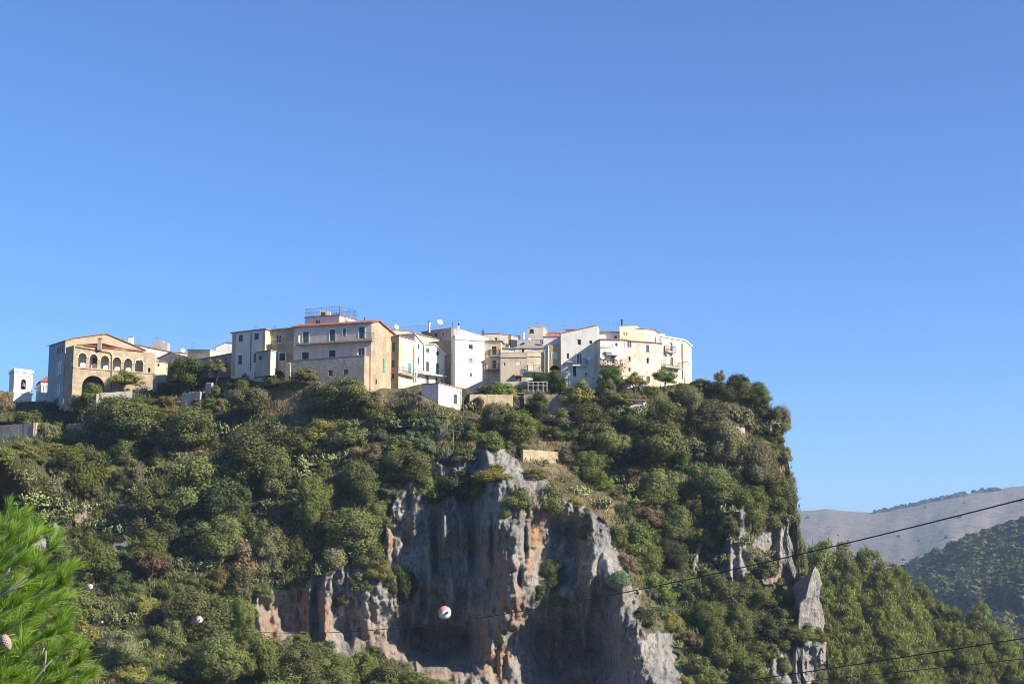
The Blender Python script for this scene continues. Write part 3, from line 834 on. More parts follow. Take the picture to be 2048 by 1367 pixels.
for q in arc:      # archivolts and imposts
    s0, z0, s1, z1 = box_sz(fr, *ZA(q[0], q[1]), *ZA(q[2], q[3])); ap = arch_pts(s0, z0, s1, z1, 10)[2:]
    cs = (s0 + s1) / 2; zc = z1 - (s1 - s0) / 2
    mb = MB()
    for i in range(len(ap) - 1):
        a, b = ap[i], ap[i + 1]; k = 1.22
        o2 = [(cs + (p[0] - cs) * k, zc + (p[1] - zc) * k) for p in (a, b)]
        mb.hexa([fr.W(*a[:1], 0.0, a[1]), fr.W(b[0], 0.0, b[1]), fr.W(b[0], 0.06, b[1]), fr.W(a[0], 0.06, a[1]), fr.W(o2[0][0], 0.0, o2[0][1]), fr.W(o2[1][0], 0.0, o2[1][1]), fr.W(o2[1][0], 0.06, o2[1][1]), fr.W(o2[0][0], 0.06, o2[0][1])])
    for s in (s0 - 0.42, s1 + 0.02):
        mb.box(s, 0.0, zc - 0.14, s + 0.40, 0.08, zc + 0.02, fr.W)
    mb.build('arch_moulding', CREAM, h.root)
# blind seventh arch
s0, z0, s1, z1 = box_sz(fr, *ZA(1668, 450), *ZA(1745, 605)); ap = arch_pts(s0, z0, s1, z1, 10)[2:]; mb = MB(); cs = (s0 + s1) / 2; zc = z1 - (s1 - s0) / 2
for i in range(len(ap) - 1):
    a, b = ap[i], ap[i + 1]; k = 1.18; o2 = [(cs + (p[0] - cs) * k, zc + (p[1] - zc) * k) for p in (a, b)]
    mb.hexa([fr.W(a[0], 0.0, a[1]), fr.W(b[0], 0.0, b[1]), fr.W(b[0], 0.05, b[1]), fr.W(a[0], 0.05, a[1]), fr.W(o2[0][0], 0.0, o2[0][1]), fr.W(o2[1][0], 0.0, o2[1][1]), fr.W(o2[1][0], 0.05, o2[1][1]), fr.W(o2[0][0], 0.05, o2[0][1])])
mb.build('arch_moulding', CREAM, h.root)
# gallery floor, gallery back wall, partition wall
zf = zat(230, 740) + 0.05
mb = MB(); mb.box(0.3, -3.35, zf - 0.25, fr.Ln - 0.3, -0.3, zf, fr.W); mb.build('gallery_floor', CONC, h.root)
mb = MB(); mb.box(0.3, -2.0, zf, fr.Ln - 0.3, -1.9, zat(230, 697), fr.W); mb.build('gallery_back_wall', WHITE, h.root)
for sq in (0.28, 0.62):
    mb = MB(); s = fr.Ln * sq; mb.box(s, -1.95, zf, s + 0.8, -1.86, zf + 2.0, fr.W); mb.build('gallery_door', SHUTB, h.root)
h.pipe([ZA(862, 303), ZA(1250, 372), ZA(1272, 400), ZA(1268, 790)], 0.075, RUST)
h.chimney(*ZA(1115, 205), *ZA(1160, 285), 237.2, STONE)
# lean-to tiled roof with raised tile rows
mb = MB()
e0 = fr.pix(*ZA(960, 288)); e1 = fr.pix(*ZA(1650, 357))
zr = P(*ZA(1200, 246), 238.5).z
nw = 62
for i in range(nw):
    sa = e0[0] + (e1[0] - e0[0]) * i / nw; sb_ = e0[0] + (e1[0] - e0[0]) * (i + 0.62) / nw; sm_ = (sa + sb_) / 2; sc_ = e0[0] + (e1[0] - e0[0]) * (i + 1) / nw
    ze = e0[1] + (e1[1] - e0[1]) * i / nw
    def up(s): 
        f = (s - e0[0]) / (e1[0] - e0[0]); f = min(1.0, 0.30 + f * 1.7) if f < 0.41 else max(0.02, 1 - (f - 0.41) / 0.59)
        return ze + 0.16 + (zr - ze) * f
    for a, b, ha, hb in ((sa, sm_, 0.0, 0.10), (sm_, sb_, 0.10, 0.0), (sb_, sc_, 0.0, 0.0)):
        mb.add([fr.W(a, 0.25, ze + 0.05 + ha), fr.W(b, 0.25, ze + 0.05 + hb), fr.W(b, -3.3, up(b) + hb), fr.W(a, -3.3, up(a) + ha), fr.W(a, 0.25, ze - 0.05), fr.W(b, 0.25, ze - 0.05)], [(0, 1, 2, 3), (4, 5, 1, 0)])
mb.build('roof', TILE, h.root)
# main block behind with stepped gable
tA = pA + bk * 3.5; tB = pB + bk * 3.5
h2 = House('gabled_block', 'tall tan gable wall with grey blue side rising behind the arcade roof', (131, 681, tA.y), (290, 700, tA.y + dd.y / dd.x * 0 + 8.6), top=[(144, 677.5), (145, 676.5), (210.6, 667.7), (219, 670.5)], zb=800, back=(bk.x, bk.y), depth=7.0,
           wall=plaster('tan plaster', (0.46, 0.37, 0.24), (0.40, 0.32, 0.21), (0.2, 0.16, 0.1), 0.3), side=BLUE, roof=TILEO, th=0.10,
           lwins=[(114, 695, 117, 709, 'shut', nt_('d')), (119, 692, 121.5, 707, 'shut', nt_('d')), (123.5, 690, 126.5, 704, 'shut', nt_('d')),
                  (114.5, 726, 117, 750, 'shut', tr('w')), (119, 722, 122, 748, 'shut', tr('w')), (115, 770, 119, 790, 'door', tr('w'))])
h2.chimney(*ZA(1395, 215), *ZA(1415, 240), 246, CREAM)

# ---------------- roofs and walls behind, between arcade and grey house
h = House('white_rooftop_house', 'white walled house with brown eaves just right of the arcade', (268, 688, 254), (344, 704, 256), zb=760, depth=7, wall=WHITE, roof=TILEO, wins=[(295, 692, 298, 699, 'dark', nt_('d'))])
h.chimney(*ZA(1465, 190), *ZA(1522, 270), 253.5, WHITE, cap=CONC)
h.antenna(275, 674, 690, 254, 0); h.antenna(314, 672, 692, 255, 3)
mb = MB(); q = P(305, 690, 258); mb.box(q.x, q.y, q.z - 1, q.x + 2.6, q.y + 2, q.z + 0.45); mb.box(q.x + 0.6, q.y + .2, q.z + .45, q.x + 1.8, q.y + 1.8, q.z + 0.8); mb.build('roof_structure', CONC, h.root)
h = House('red_roofed_annex', 'low cream annex with red lean-to roof right of the arcade', (312, 722, 249), (333, 725, 250), zb=770, depth=3, wall=CREAM, roof=TILE, wins=[(315, 727, 319, 732, 'dark', nt_('d'))])
h = House('mauve_wall_house', 'shaded mauve wall house with sloping roof below the white rooftop', (317, 717, 251.5), (343.5, 705, 250.5), zb=760, depth=5, wall=PINK, roof=TILEO, back=(0.8, 0.6))
h = House('stone_parapet_house', 'long pale stone house with flat parapet between arcade and grey house', (343.5, 706, 250), (420, 700, 247), top=[(374.5, 714), (375, 698.5)], zb=760, depth=7, wall=CREAM, roof=CONC, over=0.05, th=0.08)
h.antenna(385, 685, 700, 250, 4); h.antenna(428, 692, 705, 250, 0)
mb = MB(); q = P(412, 701.5, 250); mb.tube((q.x - 0.6, q.y, q.z), (q.x + 0.6, q.y, q.z), 0.28, n=10); mb.build('water_tank', DARKM, h.root)
h.dish(366, 700, 250, 0.4)
h = House('white_gable_house', 'white gable wall peeking above the stone wall left of the grey house', (432, 694, 256), (468, 686, 256), top=[(454, 684.5), (464, 685.5)], zb=750, depth=7, wall=PALE, roof=TILEO, over=0.15, th=0.08)
h = House('shaded_stone_house', 'long shaded stone house with brown tiled eaves left of the grey house', (386, 722, 248), (464, 707.5, 239), zb=775, depth=6, wall=STONEG, roof=TILEO, wins=[(449, 715, 453, 718, 'dark', nt_('d'))])

# ---------------- grey house with green shutters
dE = (0.43, 0.9)
h = House('grey_house', 'grey house with yellow corner strips and four green shuttered windows', (464.5, 666.5, 236.5), (531, 658.5, 232.5), zb=768, back=dE, depth=7, wall=GREY, side=CREAM, roof=TILEO,
          wins=[R(ZB, 1010, 396, 1060, 474, 'shut', tr('g')), R(ZB, 1190, 375, 1240, 452, 'shut', tr('g')), R(ZB, 1005, 626, 1050, 732, 'shut', tr('g')), R(ZB, 1180, 604, 1210, 712, 'shut', tr('g')), R(ZB, 1185, 812, 1235, 900, 'win', tr('g'))])
h.pipe([ZB(1150, 372), ZB(1140, 800)], 0.07, METAL)
for q in ((944, 395, 972, 860), (1282, 355, 1312, 590)):
    s0, z0, s1, z1 = box_sz(h.fr, *ZB(q[0], q[1]), *ZB(q[2], q[3])); mb = MB(); mb.box(s0, 0, z0, s1, 0.03, z1, h.fr.W); mb.build('corner_strip', OCHRE, h.root)
h.antenna(512, 650, 660, 235, 2); h.antenna(550, 650, 659, 236, 3)
h3 = House('jutting_closet', 'small stained plaster closet jutting out low on the grey house', (512, 704, 231.6), (541.5, 700.5, 229.9), zb=731, back=dE, depth=1.4, wall=CONC, side=CREAMW, roof=CONC, over=0.15, th=0.1,
           wins=[R(ZB, 1240, 636, 1270, 680, 'dark', nt_('d'))], cat='annex')
# lower its base: closet hangs from the wall above the ground
h = House('weathered_house', 'weathered tan house with one barred window joined to the grey house', (542, 660.5, 233.8), (588, 656.5, 232.4), zb=768, back=dE, depth=7, wall=STONE, roof=TILEO,
          wins=[R(ZB, 1435, 390, 1492, 490, 'win', nt_('d', True)), R(ZB, 1474, 602, 1540, 690, 'shut', tr('d'))])
h.band(*ZB(1395, 455), *ZB(1640, 432), 0.12, 0.08, CONC)

# ---------------- big pink house
gA, gB = P(743, 645, 226.5), P(588, 657.6, 230.9)
hG = House('pink_house', 'long faded pink three storey house with full width balcony', (743, 645, 226.5), (787, 668, 232.6), top=[(756.5, 641.5), (768, 652)], zb=800, back=(gB.x - gA.x, gB.y - gA.y), depth=math.hypot(gB.x - gA.x, gB.y - gA.y), wall=STONE, side=PINK, roof=TILE, th=0.18, over=0.3,
           wins=[R(ZC, 1243, 1093, 1262, 1155, 'dark', nt_('d'))],
           lwins=[R(ZC, 300, 475, 373, 622, 'shut', tr('g', sill=False)), R(ZC, 646, 447, 720, 594, 'shut', tr('g', sill=False)), R(ZC, 820, 432, 856, 528, 'shut', tr('g', sill=False)), R(ZC, 1026, 412, 1103, 560, 'shut', tr('g', sill=False)),
                  R(ZC, 288, 740, 375, 834, 'shut', tr('d')), R(ZC, 638, 714, 724, 806, 'shut', tr('d')), R(ZC, 1014, 682, 1100, 780, 'win', tr('d'))])
lf = hG.lf
bo, bs = balcony(hG.root, lf, *[ZC(185, 0)[0], ZC(1195, 0)[0]], (ZC(0, 655)[1] + ZC(0, 580)[1]) / 2, 1.0, 0.18, 1.05, CONC, METAL, 0.2)
c = lf.W(bs[0] + 0.5, 0.55, bs[2]); mb = MB(); mb.tube(c, (c[0], c[1], c[2] + 1.25), 0.24, n=10); mb.build('water_heater', DISHM, hG.root)
hG.chimney(*ZC(250, 370), *ZC(282, 430), 234.5, WHITE, CONC); hG.chimney(*ZC(1086, 318), *ZC(1112, 356), 228.5, STONE, DARKM, pot=True)
s0, z0, s1, z1 = box_sz(hG.fr, *ZC(1340, 830), *ZC(1368, 1000)); mb = MB(); mb.box(s0, 0.02, z0, s1, 0.1, z1, hG.fr.W); mb.build('side_shutter', SHUTL, hG.root)
# terrace wall below
h = House('terrace_wall', 'tall stained terrace wall with arch and two small openings under the pink house', (571, 722.5, 230.2), (729, 710.3, 225.4), zb=800, back=dE, depth=1.6, wall=STONEG, side=STONE, roof=TILEO, over=0.04, th=0.08, cat='wall',
          wins=[R(ZC, 630, 978, 683, 1045, 'dark', nt_('d')), R(ZC, 830, 970, 885, 1035, 'dark', nt_('d'))],
          holes=[lambda f: arch_pts(*box_sz(f, *ZC(165, 958), *ZC(478, 1120)), n=14)])
h = House('arched_terrace', 'stained terrace with dark vaulted arch beneath the weathered house', (536, 727, 233.0), (572, 722, 231.2), zb=790, back=dE, depth=1.4, wall=STONEG, roof=CONC, over=0.03, th=0.08, cat='wall',
          holes=[lambda f: arch_pts(*box_sz(f, *ZB(1395, 805), *ZB(1540, 905)), n=12)])
# penthouse
h = House('penthouse', 'dark plaster penthouse with roof terrace railing on top of the pink house', ZC(325, 296) + (235.8,), ZC(775, 262) + (233,), zb=668, back=dE, depth=5, wall=GREY, side=CREAM, roof=TILEO, over=0.15, th=0.12,
          wins=[R(ZC, 457, 318, 518, 400, 'win', nt_('d'))], rwins=[R(ZC, 834, 318, 880, 375, 'shut', tr('l', sill=False))])
mb = MB(); zt = h.A.z + 0.14; pts = [Vector((p.x, p.y, zt)) for p in (h.A, h.B, h.B + h.v, h.A + h.v, h.A)]
rails(mb, pts, 1.25, 0.3, 0.02, True); mb.build('roof_railing', METAL, h.root)
q0 = P(*ZC(515, 268), 235.5); mb = MB(); mb.box(q0.x, q0.y, zt - 0.3, q0.x + 1.6, q0.y + 1.8, zt + 0.95); hut = mb.build('stair_hut', CREAM, h.root)
mb = MB(); mb.box(q0.x + .25, q0.y - 0.05, zt + 0.15, q0.x + .95, q0.y - 0.01, zt + 0.75); mb.build('hut_window', SHUTD, hut)
mb = MB(); q = P(*ZC(778, 250), 233); mb.tube((q.x, q.y, q.z - 0.2), (q.x, q.y, q.z + 1.3), 0.11, n=8); mb.build('flue', METAL, h.root)
h.antenna(609, 612, 628, 236, 0); h.antenna(644, 612, 622, 236, 0); h.antenna(703, 611, 630, 237, 4); h.antenna(681.5, 608, 618, 233, 0)
h.antenna(789, 638, 658, 246, 2); h.dish(793.5, 653.5, 246, 0.42)

# ---------------- corner house, twin white house, hut
h = House('corner_house', 'narrow tan corner house with three stacked openings and green balcony door', (770.5, 674.7, 232.6), (798, 672, 231.5), zb=790, back=dE, depth=5.2, wall=plaster('brown stained plaster', (0.42, 0.32, 0.21), (0.34, 0.25, 0.16), (0.15, 0.11, 0.08), 0.5, 0.25), side=CREAMW, roof=TILEO, over=0.15, th=0.12,
          wins=[R(ZD, 268, 405, 313, 515, 'shut', nt_('g')), R(ZD, 263, 620, 305, 710, 'shut', nt_('g')), R(ZD, 275, 790, 300, 850, 'dark', nt_('d'))],
          rwins=[R(ZD, 472, 662, 510, 785, 'shut', nt_('l'))])
balcony(h.root, h.rf, *[ZD(398, 0)[0], ZD(578, 0)[0]], ZD(0, 812)[1], 0.7, 0.14, 1.0, CONC, METAL, 0.2)
h.pipe([ZD(548, 450), ZD(545, 900)], 0.06, RUST, h.rf)
mb = MB(); 
jA = (829, 671, 228.3)
h = House('white_twin_gable_house', 'tall white house with stepped sloping roof and long balcony', (829.5, 669.5, 236.6), (889, 708, 241.4), top=[(846.5, 689.5), (847, 688), (868.5, 689)], zb=790, back=(-0.9, 0.43), depth=6, wall=WHITE, roof=TRIMW, over=0.25, th=0.12,
          wins=[R(ZD, 590, 420, 614, 484, 'shut', tr('g', sill=False)), R(ZD, 588, 580, 611, 672, 'shut', tr('g', sill=False)), R(ZD, 552, 770, 578, 905, 'win', nt_('d')), R(ZD, 590, 790, 611, 908, 'shut', nt_('w')),
                R(ZD, 698, 475, 737, 526, 'shut', nt_('g')), R(ZD, 822, 512, 858, 562, 'shut', nt_('g')), R(ZD, 695, 640, 735, 757, 'shut', nt_('g')), R(ZD, 815, 660, 860, 793, 'shut', nt_('g')),
                R(ZD, 690, 808, 738, 910, 'win', nt_('d')), R(ZD, 812, 838, 840, 905, 'shut', nt_('g')), R(ZD, 880, 852, 913, 912, 'shut', nt_('l'))])
balcony(h.root, h.fr, ZD(655, 0)[0], ZD(955, 0)[0], ZD(0, 808)[1], 1.0, 0.16, 1.0, WHITE, METAL, 0.22)
h.pipe([ZD(666, 440), ZD(666, 750)], 0.06, RUST)
h = House('brown_stone_house', 'windowless brown stone wall between the twin gables and the bulky white house', (848, 686, 249.5), (902, 680, 246), zb=780, depth=5, wall=STONE, roof=CONC, over=0.05, th=0.08, back=(0.3, 0.95))
h = House('dark_stone_house', 'dark shaded stone upper house with two windows and white flue', (843, 664, 255), (903, 656, 251), zb=700, back=dE, depth=6, wall=STONEG, roof=CONC, over=0.05, th=0.1,
          wins=[R(ZD, 794, 278, 832, 335, 'win', nt_('d')), R(ZD, 878, 268, 918, 325, 'win', nt_('d'))])
mb = MB(); q = P(*ZD(736, 235), 252.5); mb.tube((q.x, q.y, q.z - 0.6), (q.x, q.y, q.z + 1.2), 0.19, n=10); c_ = mb.build('flue', WHITE, h.root)
mb = MB(); mb.tube((q.x, q.y, q.z + 1.2), (q.x, q.y, q.z + 1.4), 0.16, n=10); mb.build('flue_cap', DARKM, c_)
h.dish(880.5, 643.5, 252, 0.5); h.antenna(877, 634, 650, 253, 0); h.antenna(906, 642, 660, 252, 3)
mb = MB(); pp = [P(*ZD(x, y), 255) for x, y in ((345, 245), (600, 200), (620, 215), (860, 185))]; rails(mb, [p - Vector((0, 0, 0.7)) for p in pp], 0.9, 0.35, 0.018, True); mb.build('roof_railing', METAL, h.root)
h = House('sloping_roof_house', 'cream house with slanting eaves above the narrow corner house', (774, 660.5, 245), (853, 672.5, 248), top=[(793, 660), (820, 662.5)], zb=700, back=dE, depth=5, wall=CREAM, roof=TILEO, over=0.2, th=0.16)
h = House('parapet_white_house', 'bulky tall white house with three small windows and flat stained parapet', (911, 669, 238.7), (969, 676, 241.4), zb=785, back=(-1.1, 4), depth=3.2, wall=WHITE, roof=CONC, over=-0.05, th=0.05,
          wins=[R(ZD, 1228, 427, 1274, 485, 'open', dict(col='w', trim=None, sill=True)), R(ZD, 1228, 600, 1273, 655, 'shut', tr('l', sill=False)), R(ZD, 1240, 784, 1266, 822, 'shut', nt_('b'))])
h.band(*ZD(1068, 362), *ZD(1425, 384), 0.16, 0.1, CONC, 'cornice')
h.chimney(*ZD(1086, 190), *ZD(1118, 300), 240.3, WHITE, DARKM, pot=True)
q = P(*ZD(1032, 340), 239.1); mb = MB(); mb.path([q, P(*ZD(1032, 150), 239.1)], 0.1, n=8); mb.build('flue', METAL, h.root)
h = House('white_attic', 'white attic with sloping gable on the roof of the bulky white house', ZD(1112, 232) + (242.6,), ZD(1345, 300) + (244.6,), zb=680, depth=4, wall=WHITE, roof=TILEO, over=0.12, th=0.08)
h = House('white_hut', 'small white hut with one green shutter standing below the village', (843.5, 769, 218.6), (877.5, 766.5, 217), zb=822, back=dE, depth=7.3, wall=PINK, side=WHITE, roof=TILEO, over=0.12, th=0.12, cat='hut',
          rwins=[R(ZD, 1037, 1045, 1083, 1165, 'shut', nt_('g'))])
h.pipe([ZD(1132, 990), ZD(1132, 1250)], 0.06, RUST, h.rf); h.pipe([ZD(852, 920), ZD(852, 1160)], 0.06, TRIMW)

# ---------------- middle terrace houses
h = House('balcony_house', 'cream house in half shade with two stacked balconies and brown doors', (964, 681.5, 245.5), (1002, 682, 245), zb=790, depth=6, wall=CREAMW, roof=TILEO, over=0.25, th=0.1, back=(0.1, 1),
          wins=[R(ZE, 352, 502, 424, 635, 'door', nt_('b')), R(ZE, 360, 722, 418, 855, 'door', nt_('b'))])
balcony(h.root, h.fr, *[ZE(300, 0)[0], ZE(472, 0)[0]], ZE(0, 658)[1], 0.9, 0.16, 0.95, CONC, METAL, 0.2)
balcony(h.root, h.fr, *[ZE(236, 0)[0], ZE(452, 0)[0]], ZE(0, 877)[1], 0.9, 0.16, 0.95, CONC, METAL, 0.2)
h.dish(*ZE(457, 478), 244.4, 0.36, simple('terracotta dish', (0.42, 0.16, 0.09), 0.6))
for x, y in ((285, 590), (460, 580), (320, 622)):
    q = P(*ZE(x, y), 244.5); mb = MB()
    for k in range(26):
        a = random.uniform(0, 6.28); r_ = random.uniform(0.1, 0.42); p = q + Vector((math.cos(a) * r_, math.sin(a) * 0.2, random.uniform(-0.3, 0.35))); s = 0.12
        mb.add([p + Vector((random.uniform(-s, s), random.uniform(-s, s), random.uniform(-s, s))) for _ in range(3)], [(0, 1, 2)])
    mb.build('potted_plant', leafmat('potted leaf', (0.06, 0.1, 0.03), (0.12, 0.14, 0.05)), h.root)
h = House('pink_roof_house', 'mauve rendered house behind with small attic window and flat roof', (967, 667.5, 252), (1003, 667, 252), zb=720, depth=5, wall=PINK, roof=TILE, over=0.1, th=0.1, wins=[R(ZE, 395, 360, 440, 402, 'win', nt_('d'))])
h.antenna(968, 656, 668, 252, 1); h.chimney(*ZE(188, 238), *ZE(226, 300), 250, METAL, CONC)
h = House('grey_block_house', 'grey rendered block beside the yellow curtains', (1001, 668, 248), (1017, 670, 248), zb=720, depth=4, wall=GREY, roof=CONC, over=0.08, th=0.1)
YEL = simple('yellow canvas', (0.72, 0.42, 0.03), 0.8, 0, 0.15)
t = empty('yellow_awning', P(1026, 692, 247)); tag(t, 'yellow canvas curtains on a rooftop pergola', 'awning')
for x0, y0, x1, y1 in ((622, 318, 662, 490), (766, 338, 808, 402)):
    a = P(*ZE(x0, y0), 247); b = P(*ZE(x1, y1), 247); mb = MB(); n_ = 8
    for k in range(n_):
        xa = a.x + (b.x - a.x) * k / n_; xb = a.x + (b.x - a.x) * (k + 1) / n_; ya = 247 + 0.12 * (k % 2); yb = 247 + 0.12 * ((k + 1) % 2)
        mb.hexa([(xa, ya, b.z), (xb, yb, b.z), (xb, yb + .03, b.z), (xa, ya + .03, b.z), (xa, ya, a.z), (xb, yb, a.z), (xb, yb + .03, a.z), (xa, ya + .03, a.z)])
    mb.build('curtain', YEL, t)
mb = MB(); a = P(*ZE(622, 318), 247); b = P(*ZE(808, 335), 247); mb.tube(a, b, 0.05); mb.tube(a, P(*ZE(622, 500), 247), 0.05); mb.tube(b, P(*ZE(808, 500), 247), 0.05); mb.build('pergola_frame', METAL, t)
h = House('terrace_house', 'plain grey stone fronted house with roof terrace parapet and brown door', (1001, 705.5, 231.4), (1054, 705, 231.9), zb=785, depth=2.5, wall=plaster('grey tan render', (0.50, 0.43, 0.32), (0.42, 0.36, 0.27), (0.2, 0.17, 0.13), 0.5), roof=CONC, over=0.02, th=0.08, back=(0.1, 1),
          wins=[R(ZE, 537, 757, 570, 815, 'win', nt_('d')), R(ZE, 747, 742, 812, 800, 'shut', nt_('w')), R(ZE, 735, 962, 826, 1062, 'door', nt_('b'))])
h.band(*ZE(488, 672), *ZE(915, 672), 0.2, 0.14, CONC, 'cornice')
h.awning(*[ZE(700, 0)[0], ZE(850, 0)[0]], ZE(0, 955)[1], 0.8, TILEO)
h = House('yellow_balcony_house', 'cream yellow house with white balcony door in the middle terrace', (1054.3, 704, 231.95), (1089, 705, 232.3), zb=785, depth=5, wall=CREAM, roof=CONC, over=0.02, th=0.08, back=(0.1, 1),
          wins=[R(ZE, 942, 770, 1020, 895, 'shut', nt_('w'))])
h.band(*ZE(915, 658), *ZE(1195, 658), 0.14, 0.1, CREAM, 'cornice')
balcony(h.root, h.fr, *[ZE(925, 0)[0], ZE(1168, 0)[0]], ZE(0, 912)[1], 0.8, 0.14, 0.95, CONC, METAL, 0.16)
h = House('shuttered_attic', 'set back attic storey with white shutters under a grey sloping roof', ZE(525, 535) + (239.6,), ZE(1242, 532) + (239.9,), top=[], zb=720, depth=1.1, wall=CREAM, roof=CONC, over=0.2, th=0.12, back=(0.1, 1),
          wins=[R(ZE, 620, 540, 720, 592, 'shut', nt_('w')), R(ZE, 1005, 537, 1100, 588, 'shut', nt_('w')), R(ZE, 835, 542, 870, 596, 'dark', nt_('d'))])
mb = MB(); a = P(*ZE(690, 523), 241.1); b = P(*ZE(1240, 523), 241.2); c = P(*ZE(1180, 470), 242.8); d = P(*ZE(930, 455), 242.6)
mb.add([a, b, c, d] + [Vector((p.x, p.y, a.z - 2.5)) for p in (a, b, c, d)], [(0, 1, 2, 3), (7, 6, 5, 4), (0, 4, 5, 1), (1, 5, 6, 2), (2, 6, 7, 3), (3, 7, 4, 0)]); mb.build('sloping_roof', simple('grey sheet roof', (0.26, 0.25, 0.24), 0.8), h.root)
h = House('upper_terrace_wall', 'pale upper terrace wall block behind the grey sloping roof', ZE(757, 405) + (243,), ZE(1182, 392) + (243.5,), zb=715, depth=4, wall=CONC, roof=CONC, over=0.04, th=0.08, back=(0.1, 1), cat='wall')
h.dish(*ZE(1160, 428), 242.2, 0.42, DARKM); h.dish(*ZE(962, 385), 242.5, 0.25)
h = House('rooftop_hut', 'pale plaster rooftop hut with slanting roof and one dark window', ZE(925, 205) + (247,), ZE(1172, 178) + (247.5,), zb=700, depth=3.5, wall=CONC, roof=CONC, over=0.1, th=0.08, back=(0.25, 1), wins=[R(ZE, 960, 226, 1024, 280, 'dark', nt_('d', True))])
h.antenna(*[ZE(1075, 0)[0]], ZE(0, 115)[1], ZE(0, 180)[1], 248, 2); h.antenna(ZE(775, 0)[0], ZE(0, 195)[1], ZE(0, 300)[1], 248, 3); h.chimney(*ZE(858, 255), *ZE(884, 340), 246, WHITE, CONC)
h = House('ochre_house', 'narrow ochre house with white shutters and dark arch at its foot', (1096.5, 690, 231.9), (1121.3, 690, 231.6), zb=785, depth=5, wall=OCHRE, roof=CONC, over=0.0, th=0.06, back=(0.1, 1),
          wins=[R(ZE, 1318, 608, 1392, 708, 'shut', tr('w', sill=False))], holes=[lambda f: arch_pts(*box_sz(f, *ZE(1275, 805), *ZE(1445, 885)))])
h.pipe([ZE(1258, 490), ZE(1256, 960)], 0.07, TRIMW)
s0, z0, s1, z1 = box_sz(h.fr, *ZE(1195, 560), *ZE(1262, 960)); mb = MB(); mb.box(s0, -0.6, z0, s1, 0.02, z1, h.fr.W); mb.build('cream_pilaster', CREAM, h.root)
h = House('roof_loggia', 'set back white rooftop room above the ochre house', ZE(1180, 345) + (233.6,), ZE(1450, 342) + (233.4,), zb=712, depth=4, wall=WHITE, roof=CONC, over=0.15, th=0.08, back=(0.1, 1), wins=[R(ZE, 1330, 385, 1408, 470, 'shut', nt_('w'))])
h = House('red_roof_cottage', 'low cottage showing a red tiled roof behind the ochre house', ZE(1222, 318) + (250,), ZE(1460, 320) + (251,), top=[ZE(1265, 288), ZE(1440, 284)], zb=700, depth=4, wall=TILE, roof=TILE, over=0.1, th=0.1)
h.antenna(ZE(1245, 0)[0], ZE(0, 215)[1], ZE(0, 310)[1], 250, 1)

# ---------------- right-hand white houses
h = House('slant_roof_house', 'pale grey house with single pitched slanting roofline and shaded lower half', (1121.5, 667, 231.2), (1195, 650.5, 231.2), zb=790, depth=2.9, wall=PALE, roof=TILEO, over=0.1, th=0.09, back=(0.15, 1),
          wins=[R(ZF, 312, 342, 369, 420, 'win', nt_('d')), R(ZF, 166, 537, 197, 612, 'shut', nt_('d')), R(ZF, 307, 543, 380, 682, 'win', tr('w', sill=False)), R(ZF, 254, 727, 300, 860, 'shut', tr('d', sill=False)), R(ZF, 403, 733, 460, 803, 'shut', tr('w')), R(ZF, 486, 358, 524, 402, 'dark', nt_('d')), R(ZF, 113, 682, 135, 705, 'dark', nt_('d')), R(ZF, 535, 875, 556, 897, 'dark', nt_('d'))])
balcony(h.root, h.fr, *[ZF(246, 0)[0], ZF(456, 0)[0]], ZF(0, 714)[1], 0.9, 0.18, 0.95, WHITE, METAL, 0.16)
h.dish(*ZF(465, 607), 230.5, 0.42); h.aircon(*ZF(410, 812), *ZF(460, 856)); h.aircon(*ZF(155, 765), *ZF(186, 800)); h.aircon(*ZF(155, 812), *ZF(186, 850))
h.pipe([ZF(212, 680), ZF(208, 985)], 0.06, TRIMW); h.pipe([ZF(545, 490), ZF(548, 810)], 0.06, TRIMW)
h.band(*ZF(150, 668), *ZF(245, 676), 0.06, 0.9, WHITE, 'canopy')
h.antenna(ZF(130, 0)[0], ZF(0, 145)[1], ZF(0, 210)[1], 236, 2)
h = House('back_roof_strip', 'brown tiled roof ridge peeking over the slanting pale house', ZF(125, 205) + (242,), ZF(345, 210) + (242,), zb=700, depth=4, wall=TILEO, roof=TILE, over=0.05, th=0.12)
h = House('vine_balcony_house', 'white house with dried vines on its balcony and pale awnings', (1200.6, 679, 228.8), (1240, 680, 229.6), zb=790, depth=5, wall=WHITE, side=CREAMW, roof=TILEO, over=0.2, th=0.12, back=(-0.45, 2.2),
          wins=[R(ZF, 848, 392, 884, 440, 'win', nt_('d')), R(ZF, 747, 562, 790, 680, 'shut', nt_('w')), R(ZF, 795, 565, 845, 682, 'win', nt_('d'))])
s0, z0, s1, z1 = box_sz(h.fr, *ZF(812, 393), *ZF(845, 440)); mb = MB(); mb.box(s0, 0.02, z0, s1, 0.06, z1, h.fr.W); mb.build('open_shutter', SHUTW, h.root)
bo, bs = balcony(h.root, h.fr, *[ZF(645, 0)[0], ZF(960, 0)[0]], ZF(0, 716)[1], 1.2, 0.14, 0.9, CONC, WOODG, 0.25)
vine = MB(); vr = random.Random(5)
for k in range(420):
    s = vr.uniform(bs[0], bs[1] + 0.5); z = bs[2] + vr.uniform(-0.5, 0.95) - (0.9 * vr.random() if s > bs[1] - 1 else 0); p = Vector(h.fr.W(s, 1.2 + vr.uniform(-0.1, 0.25), z)); q = 0.16
    vine.add([p + Vector((vr.uniform(-q, q), vr.uniform(-q, q), vr.uniform(-q, q))) for _ in range(3)], [(0, 1, 2)])
vine.build('vine', leafmat('autumn vine', (0.20, 0.14, 0.04), (0.13, 0.14, 0.04)), bo)
